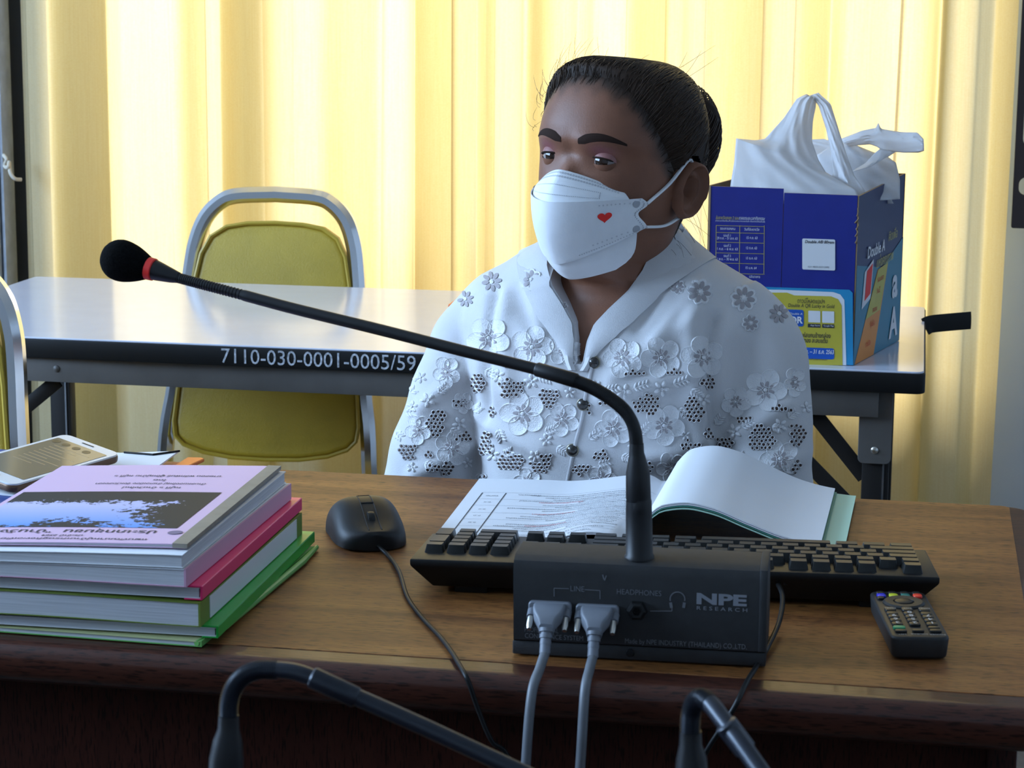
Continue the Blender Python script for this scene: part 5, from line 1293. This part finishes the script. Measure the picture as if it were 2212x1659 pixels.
ex_ = pb_-pa_; ey_ = pc_-pa_; ex_ /= np.linalg.norm(ex_); ey_ = ey_-ex_*(ey_@ex_); ey_ /= np.linalg.norm(ey_); ez_ = np.cross(ey_, ex_)
if ez_[2] < 0: ez_ = -ez_
ph = thing('mobile_phone', 'white fronted mobile phone with bronze sides lying on the papers', 'phone', tuple(map(float, pa_)))
PM = Matrix(((ex_[0], ey_[0], ez_[0], 0), (ex_[1], ey_[1], ez_[1], 0), (ex_[2], ey_[2], ez_[2], 0), (0, 0, 0, 1)))
pw, pl_ = .082, .150
build('case', xf(prism(rrect(0, pw, 0, pl_, .010), -.0095, -.0006, .003, 3), PM), M['phone_side'], ph, smooth=40)
build('front', xf(prism(rrect(.0008, pw-.0008, .0008, pl_-.0008, .0095), -.002, 0, .0004, 1), PM), M['phone_white'], ph, smooth=40)
build('screen', xf(prism(rrect(.0055, pw-.0055, .016, pl_-.019, .002), -.0005, .0003), PM), M['screen'], ph, smooth=40)
tx = MB()
for k in range(9): tx.add(xf(box(.020, .070-.012*(k % 3), .035+.007*k, .0362+.007*k, .0003, .0004), PM))
for k in range(4): tx.add(xf(mv(lathe([(1e-4, .0005), (.0045, .0005)], 14), (.013+.0145*k, .026, 0)), PM))
build('screen_icons', tx, M['screen_print'], ph, smooth=None)
build('speaker_slit', xf(box(pw/2-.008, pw/2+.008, .0075, .0092, -.0001, .0004), PM), M['plastic'], ph, smooth=None)
build('home_key', xf(prism(rrect(pw/2-.011, pw/2+.011, pl_-.0125, pl_-.008, .002), -.0001, .0006), PM), M['mask_mark'], ph, smooth=None)
# ================================================================== carton with a plastic bag on the back table
FL, FR_, BR_ = np.array((-.276, 2.917)), np.array((-.077, 2.926)), np.array((-.019, 3.150)); BL_ = FL+(BR_-FR_)
bz = TZ+.0006
ct = thing('paper_carton', 'blue printed carton with torn corner standing on the white table', 'box', tuple(map(float, (*((FL+BR_)/2), bz))))
HL, HR = .236, .228
def wallp(a, c, z0, z1a, z1b, th, mt, name, inward):
    a, c = np.array(a), np.array(c); n_ = np.array((-(c-a)[1], (c-a)[0])); n_ = n_/np.linalg.norm(n_)*th*inward
    P = [(*a, z0), (*c, z0), (*c, z1b), (*a, z1a)]; Q = [(*(a+n_), z0), (*(c+n_), z0), (*(c+n_), z1b), (*(a+n_), z1a)]
    f_ = [(0, 1, 2, 3), (7, 6, 5, 4), (0, 4, 5, 1), (1, 5, 6, 2), (2, 6, 7, 3), (3, 7, 4, 0)]; b_ = MB(); b_.add((P+Q, f_)); b_.m = [0, 1, 1, 1, 1, 1]
    return build(name, b_, [mt, M['kraft']], ct, True, smooth=None)
MIDP = FL+(FR_-FL)*.505
wallp(FL, MIDP-(FR_-FL)*.004, bz, bz+.237, bz+.2355, .003, M['box_blue'], 'front_panel', 1)
wallp(MIDP, FR_-(FR_-FL)*.01, bz, bz+.2300, bz+.2285, .003, M['box_blue'], 'front_panel', 1)
wallp(FR_, BR_, bz, bz+.2275, bz+.240, .003, M['box_dark'], 'side_panel', 1)
wallp(BR_, BL_, bz, bz+.24, bz+.24, .003, M['box_blue'], 'back_panel', 1); wallp(BL_, FL, bz, bz+.24, bz+.238, .003, M['box_blue'], 'side_panel', 1)
build('bottom', prism([tuple(FL), tuple(FR_), tuple(BR_), tuple(BL_)], bz, bz+.003), M['kraft'], ct, True)
tt = MB()
for k in range(5): tt.add(tube([(FR_[0]-.003+rng.normal(0, .0008), FR_[1]-.001, bz+.165+.009*k), (FR_[0]+rng.normal(0, .0008), FR_[1]-.0022, bz+.171+.009*k), (FR_[0]-.001+rng.normal(0, .0008), FR_[1], bz+.176+.009*k)], .0009, 5))
build('torn_edge', tt, M['kraft'], ct, True)
fdir = (FR_-FL)/np.linalg.norm(FR_-FL)
def fpt(u, v, off): # picture position -> point on the carton's front face
    d_ = ray(u, v); n_ = np.array((fdir[1], -fdir[0], 0)); a = np.array((*FL, 0))+n_*off; k = ((a-CAM)@n_)/(d_@n_); return CAM+d_*k
def fquad(mb, pts, off, mi=0): mb.add(([fpt(u, v, off) for u, v in pts], [tuple(range(len(pts)))]), mi)
def onfront(u, v, off):
    p = fpt(u, v, off); return lambda x, y: (p[0]+x*fdir[0], p[1]+x*fdir[1], p[2]+y)
def sround(x0, y0, x1, y1, r, sk=.035):
    return [(p[0], p[1]+sk*(p[0]-x0)) for p in rrect(x0, x1, y0, y1, r, 4)]
lp = MB(); fquad(lp, [(1600, 618), (1835, 626), (1842, 633), (1843, 789), (1600, 781)], .0012)
build('lower_print', lp, M['cyan'], ct, True, smooth=None)
lp = MB(); fquad(lp, [(1600, 788), (1600, 625)]+[(1685, 626), (1800, 631), (1815, 636), (1824, 648), (1828, 780), (1828, 789)], .0015); build('label_border', lp, M['white_print'], ct, True, smooth=None)
lp = MB(); fquad(lp, [(1600, 787), (1600, 632), (1700, 632), (1716, 638), (1795, 640), (1810, 646), (1818, 660), (1820, 789)], .0018); build('yellow_label', lp, M['box_yellow'], ct, True, smooth=None)
yel = MB()
def lettering(mt, t_, size, fun, **k): return build('lettering', text(t_, size, fun, **k), M[mt], ct, True, smooth=None)
lettering('ink', 'ดาวน์โหลดแอปฯ', .0085, onfront(1752, 651, .0022), fit=.036); lettering('ink', 'Double A QR Lucky in Gold', .0070, onfront(1752, 661, .0022), shear=.15, fit=.0615)
lettering('ink', 'ง่ายๆแค่สแกนข้างกล่อง', .0085, onfront(1752, 725, .0022), bold=.0001, fit=.052); lettering('ink', 'ได้ลุ้นทอง สะสมแต้ม', .0085, onfront(1753, 736, .0022), bold=.0001, fit=.043); lettering('ink', 'เงื่อนไขเป็นไปตามที่บริษัทกำหนด', .0036, onfront(1750, 776, .0022), fit=.045)
def fpatch(name, pts, off, mt): mb = MB(); fquad(mb, pts, off); return build(name, mb, M[mt], ct, True, smooth=None)
fpatch('blue_badge', sround(1696, 668, 1736, 704, 5), .0022, 'badge'); fpatch('date_bar', sround(1640, 747, 1802, 771, 5), .0022, 'badge')
fpatch('white_square', sround(1746, 671, 1772, 696, 1.5), .0022, 'white_print'); fpatch('white_square', sround(1776, 672, 1802, 697, 1.5), .0022, 'white_print'); fpatch('white_sticker', sround(1733, 515, 1804, 582, 3), .0010, 'white_print')
fpatch('store_badge', sround(1745, 699, 1772, 707, 1), .0022, 'ink'); fpatch('store_badge', sround(1776, 700, 1802, 708, 1), .0022, 'ink')
lettering('white_print', 'Double A', .0042, onfront(1719, 678, .0026), shear=.2, fit=.0170); lettering('white_print', 'QR', .0125, onfront(1719, 692, .0026), bold=.0004, fit=.0180); lettering('white_print', 'App Store', .0030, onfront(1761, 703, .0026), fit=.0125); lettering('white_print', 'Google Play', .0030, onfront(1790, 704, .0026), fit=.0135)
lettering('white_print', '| 29 ก.ค. – 31 ธ.ค. 2563', .0080, onfront(1759, 760, .0026), shear=.15, bold=.0001, fit=.0520)
lettering('ink', 'Double A® 80gsm', .0056, onfront(1770, 523, .0014), shear=.2, bold=.0001, fit=.0385); lettering('ink', 'C211-4B253-10277-25992', .0030, onfront(1768, 577, .0014), fit=.028)
lettering('box_yellow', 'ลุ้นรางวัลสูงสุด 2 รอบ', .0060, onfront(1571, 471, .0008), shear=.2, fit=.031); lettering('white_print', 'ตลอดระยะเวลากิจกรรม', .0060, onfront(1624, 472, .0008), shear=.2, fit=.034); lettering('white_print', '(ระยะเวลากิจกรรมเป็นไปตามประกาศของบริษัท ตั้งแต่วันนี้เป็นต้นไป)', .0026, onfront(1599, 478, .0008), fit=.066)
def tline(x0, y0, x1, y1):
    d_ = .7; fquad(yel, [(x0-d_*.6, y0-d_*.6), (x1+d_*.6, y1-d_*.6), (x1+d_*.6, y1+d_*.6), (x0-d_*.6, y0+d_*.6)], .0007)
for y in (487, 502, 523, 546, 568, 590): tline(1547, y, 1651, y+2.5)
for x in (1547, 1598, 1651): fquad(yel, [(x-.5, 487), (x+.5, 487), (x+.5-1, 591), (x-.5-1, 591)], .0007)
for a, c in (((1572, 494), 'รอบการสแกน'), ((1624, 496), 'วันที่จับรางวัล'), ((1571, 509), 'รอบที่ 1'), ((1571, 515), '29 ก.ค. – 31 ส.ค. 63'), ((1624, 514), '15 ก.ย. 63'), ((1571, 531), 'รอบที่ 2'), ((1571, 538), '1 ก.ย. – 6 พ.ย. 63'), ((1623, 536), '12 ต.ค. 63'), ((1571, 553), 'รอบที่ 3'), ((1571, 560), '1 พ.ย. – 30 พ.ย. 63'), ((1623, 558), '15 ธ.ค. 63'), ((1622, 579), '15 ม.ค. 64'), ((1630, 598), 'เฉลิมราชการ')): lettering('white_print', c, .0048, onfront(*a, .0008), fit={7: .0095, 8: .0095}.get(len(c), .0200 if a[1] < 500 else (.0275 if '–' in c else .0145)))
build('table_lines', yel, M['box_yellow'], ct, True, smooth=None)
sdir = (BR_-FR_)/np.linalg.norm(BR_-FR_); slen = np.linalg.norm(BR_-FR_); sn = np.array((sdir[1], -sdir[0]))
def spt(s, z_, off): q = FR_+sdir*slen*s+sn*off; return (q[0], q[1], bz+z_)
def squad(P, off, mt, name):
    build(name, ([spt(s, z_, off) for s, z_ in P], [tuple(range(len(P)))]), mt, ct, True, smooth=None)
squad([(.0, .0), (1, .0), (1, .15), (.55, .118), (.0, .135)], .0006, M['teal'], 'teal_print')
squad([(.02, .0), (.42, .0), (.92*.72, .15*.72+.012), (.44, .118)], .0010, M['box_orange'], 'orange_band'); squad([(.21, .055), (.52, .06), (.66, .122), (.45, .118)], .0013, M['box_yellow'], 'yellow_band')
squad([(.12, .072), (.30, .082), (.34, .135), (.16, .122)], .0013, M['white_print'], 'printed_phone'); squad([(.17, .082), (.29, .089), (.32, .130), (.20, .122)], .0016, M['red_print'], 'printed_phone_screen')
ons = lambda s, z_: (lambda x, y: spt(s+x/slen, z_+y+.03*x, .0018))
lettering('white_print', 'Double A', .022, ons(.38, .147), shear=.15, bold=.0005, fit=.085); lettering('white_print', 'a', .062, ons(.83, .088), bold=.002); lettering('white_print', 'A', .058, ons(.83, .030), bold=.002)
lettering('box_yellow', 'คิดเพื่อ', .018, ons(.74, .158), shear=.15, fit=.045); lettering('box_yellow', 'แห่งคุณภาพ', .020, ons(.58, .128), shear=.15, fit=.085)
for s_, a_, z_ in (('รอบแรก', .50, .104), ('วันนี้', .46, .088), ('สแกน', .40, .064), ('ลุ้นรับ', .36, .045), ('รางวัล', .28, .020)): lettering('red_ink', s_, .010, ons(a_, z_))
# ---- plastic bag
bg = thing('plastic_bag', 'crumpled white plastic carrier bag sticking out of the blue carton', 'bag', tuple(map(float, (*((FL+BR_)/2), bz+.1))))
def pl(P, n):
    P = np.array(P, float); d_ = np.r_[0, np.cumsum(np.linalg.norm(np.diff(P, axis=0), axis=1))]; t_ = np.linspace(0, d_[-1], n); return np.c_[np.interp(t_, d_, P[:, 0]), np.interp(t_, d_, P[:, 1])]
def film(name, A, B_, yd, bulge, seed, par=bg, nu=34, nv=34, amp=.0035):
    a, c = pl(A, nv), pl(B_, nv); r_ = np.random.default_rng(seed); W_ = [(r_.uniform(8, 34), r_.uniform(5, 26), r_.uniform(0, 6), r_.uniform(.3, 1)) for _ in range(9)]
    v = []
    for j in range(nv):
        for i in range(nu):
            s, t_ = i/(nu-1), j/(nv-1); u, w_ = a[j]*(1-s)+c[j]*s
            k = sum(q*abs(math.sin(.5*(f1*s+f2*t_)+p_)) for f1, f2, p_, q in W_)/len(W_)-.38
            yy = (yd[0]*(1-t_)+yd[1]*t_)-bulge*math.sin(PI*s)*(1-.5*t_)+amp*4*k
            v.append(at_y(u, w_, yy))
    f_ = [(j*nu+i, j*nu+i+1, (j+1)*nu+i+1, (j+1)*nu+i) for j in range(nv-1) for i in range(nu-1)]
    o = build(name, (v, f_), M['bag'], par, True, smooth=50); m_ = o.modifiers.new('t', 'SOLIDIFY'); m_.thickness = .0006; return o
film('bag_front', [(1574, 440), (1577, 405), (1586, 350), (1590, 299), (1632, 303), (1652, 300), (1692, 256), (1722, 212), (1742, 203)], [(1862, 440), (1850, 410), (1812, 388), (1784, 372), (1768, 345), (1754, 305), (1756, 262), (1762, 232), (1764, 214)], (2.945, 3.03), .016, 5, nu=44, nv=44)
film('bag_strap', [(1784, 440), (1792, 405), (1800, 372), (1795, 330), (1784, 278), (1768, 228), (1750, 206)], [(1872, 440), (1868, 410), (1846, 380), (1830, 338), (1812, 280), (1795, 226), (1768, 200)], (2.965, 3.03), .006, 8, nu=16, nv=40)
film('bag_back', [(1585, 440), (1592, 360), (1600, 310), (1650, 306)], [(1930, 440), (1900, 380), (1850, 320), (1780, 300)], (3.06, 3.10), -.012, 12)
film('bag_side', [(1772, 440), (1768, 380), (1764, 335), (1790, 318), (1822, 302)], [(1944, 430), (1944, 388), (1936, 352), (1915, 336), (1890, 330)], (3.04, 3.10), .020, 15, nu=30, nv=24)
film('bag_handle', [(1815, 300), (1862, 282), (1892, 276), (1897, 264), (1903, 278), (1945, 285), (1982, 286), (1995, 300)], [(1830, 316), (1880, 312), (1896, 318), (1900, 322), (1910, 326), (1950, 330), (1985, 330), (1996, 326)], (3.09, 3.04), .008, 21, nu=12, nv=40, amp=.0025)
film('bag_handle', [(1836, 372), (1870, 352), (1890, 330), (1900, 322)], [(1880, 360), (1905, 345), (1925, 335), (1935, 328)], (3.03, 3.06), .005, 23, nu=12, nv=20, amp=.002)
# small carton half hidden by her shoulder on the back table
sm = thing('juice_carton', 'small white and orange carton half hidden behind her right shoulder', 'carton', (-.545, 3.10, TZ+.0005))
pc = at_z(966, 712, TZ); sm.location = (float(pc[0])+.03, float(pc[1])+.03, TZ+.0005); INV[sm] = Matrix.Translation(sm.location).inverted()
build('body', box(-.03, .03, -.02, .02, 0, .030, .002), M['cup'], sm); build('lid', box(-.031, .031, -.021, .021, .030, .036, .002), M['orange'], sm)
# ================================================================== two nearer gooseneck microphones
def near_mic(label, colp, neckp, y, dy, jo, base_u):
    p = at_y(*colp[0][:2], y); t = thing('gooseneck_microphone', label, 'microphone', (float(p[0]), y+.01, DZ), math.radians(8), 'nearer gooseneck microphones')
    build('base', fn(box(-.06, .06, -.04, .05, 0, .045, .004), lambda x, y_, z_: (x, y_, z_)), M['unit'], t)
    v, q = tube([at_y(u, w_, y) for u, w_, r in colp], [r for u, w_, r in colp], 24); 
    foot = (float(at_y(*colp[0][:2], y)[0]), float(at_y(*colp[0][:2], y)[1]))
    pts = [np.array((p[0], y, DZ+.040))]+[at_y(u, w_, y) for u, w_, r in colp]; rr = [colp[0][2]]+[r for u, w_, r in colp]
    build('mic_socket', tube(pts, rr, 24), M['mic_black'], t, True, smooth=40)
    P = smooth_path([at_y(u, w_, y+d_) for u, w_, d_ in neckp], 10)
    g = build('gooseneck', tube(P, .0047, 16), M['mic_blue'], t, True, smooth=60)
    rg = MB(); fp_ = smooth_path([at_y(u, w_, y+d_) for u, w_, d_ in neckp[:jo[2]]], 26)
    for a, c in zip(fp_[::2], fp_[1::2]): rg.add(tube([a, a*.5+c*.5], .0053, 14))
    build('flexible_rings', rg, M['mic_blue'], g, True, smooth=50)['kind'] = 'stuff'
    a, c = at_y(*jo[0], y+jo[3]), at_y(*jo[1], y+jo[3]); build('joint_sleeve', tube([a, a*.96+c*.04, a*.04+c*.96, c], [.0050, .0060, .0058, .0049], 18), M['mic_blue'], g, True, smooth=40)
    e = P[-1]; d_ = P[-1]-P[-3]; d_ = d_/np.linalg.norm(d_)
    build('mic_neck', tube([e, e+d_*.02], [.0048, .0084], 18), M['mic_black'], t, True, smooth=40); build('red_ring', tube([e+d_*.02, e+d_*.026], .0092, 20), M['red_print'], t, True, smooth=40)
    build('foam_windscreen', tube([e+d_*(.026+.04*k) for k in np.linspace(0, 1, 12)], [max(.0006, .0165*math.sqrt(max(0, 1-((k-.55)/.46)**2))) if k > .5 else .0095+.007*math.sin(k/.5*PI/2) for k in np.linspace(0, 1, 12)], 22), M['foam'], t, True, smooth=70)
    return t
near_mic('nearer gooseneck microphone curving up at the lower left in front of the desk', [(487, 1690, .0098), (489, 1640, .0095), (492, 1600, .0080), (494, 1575, .0060), (494, 1545, .0056)],
    [(494, 1560, 0), (494, 1525, 0), (502, 1492, 0), (522, 1464, 0), (556, 1448, .0), (600, 1447, .0), (650, 1455, .0), (720, 1484, .0), (900, 1563, .0), (1060, 1637, .0), (1165, 1686, .0)], 1.10, 0, ((672, 1462), (772, 1508), 6, 0), 0)
near_mic('nearer gooseneck microphone curving up at the lower right before the conference unit', [(1494, 1730, .0096), (1494, 1690, .0090), (1494, 1640, .0080), (1492, 1610, .0060), (1492, 1580, .0056)],
    [(1491, 1600, 0), (1491, 1565, 0), (1494, 1535, 0), (1503, 1514, -.002), (1516, 1508, -.006), (1534, 1520, -.012), (1560, 1553, -.022), (1600, 1606, -.036), (1660, 1690, -.055), (1720, 1770, -.075)], 1.08, 0, ((1566, 1562), (1612, 1622), 6, -.028), 0)
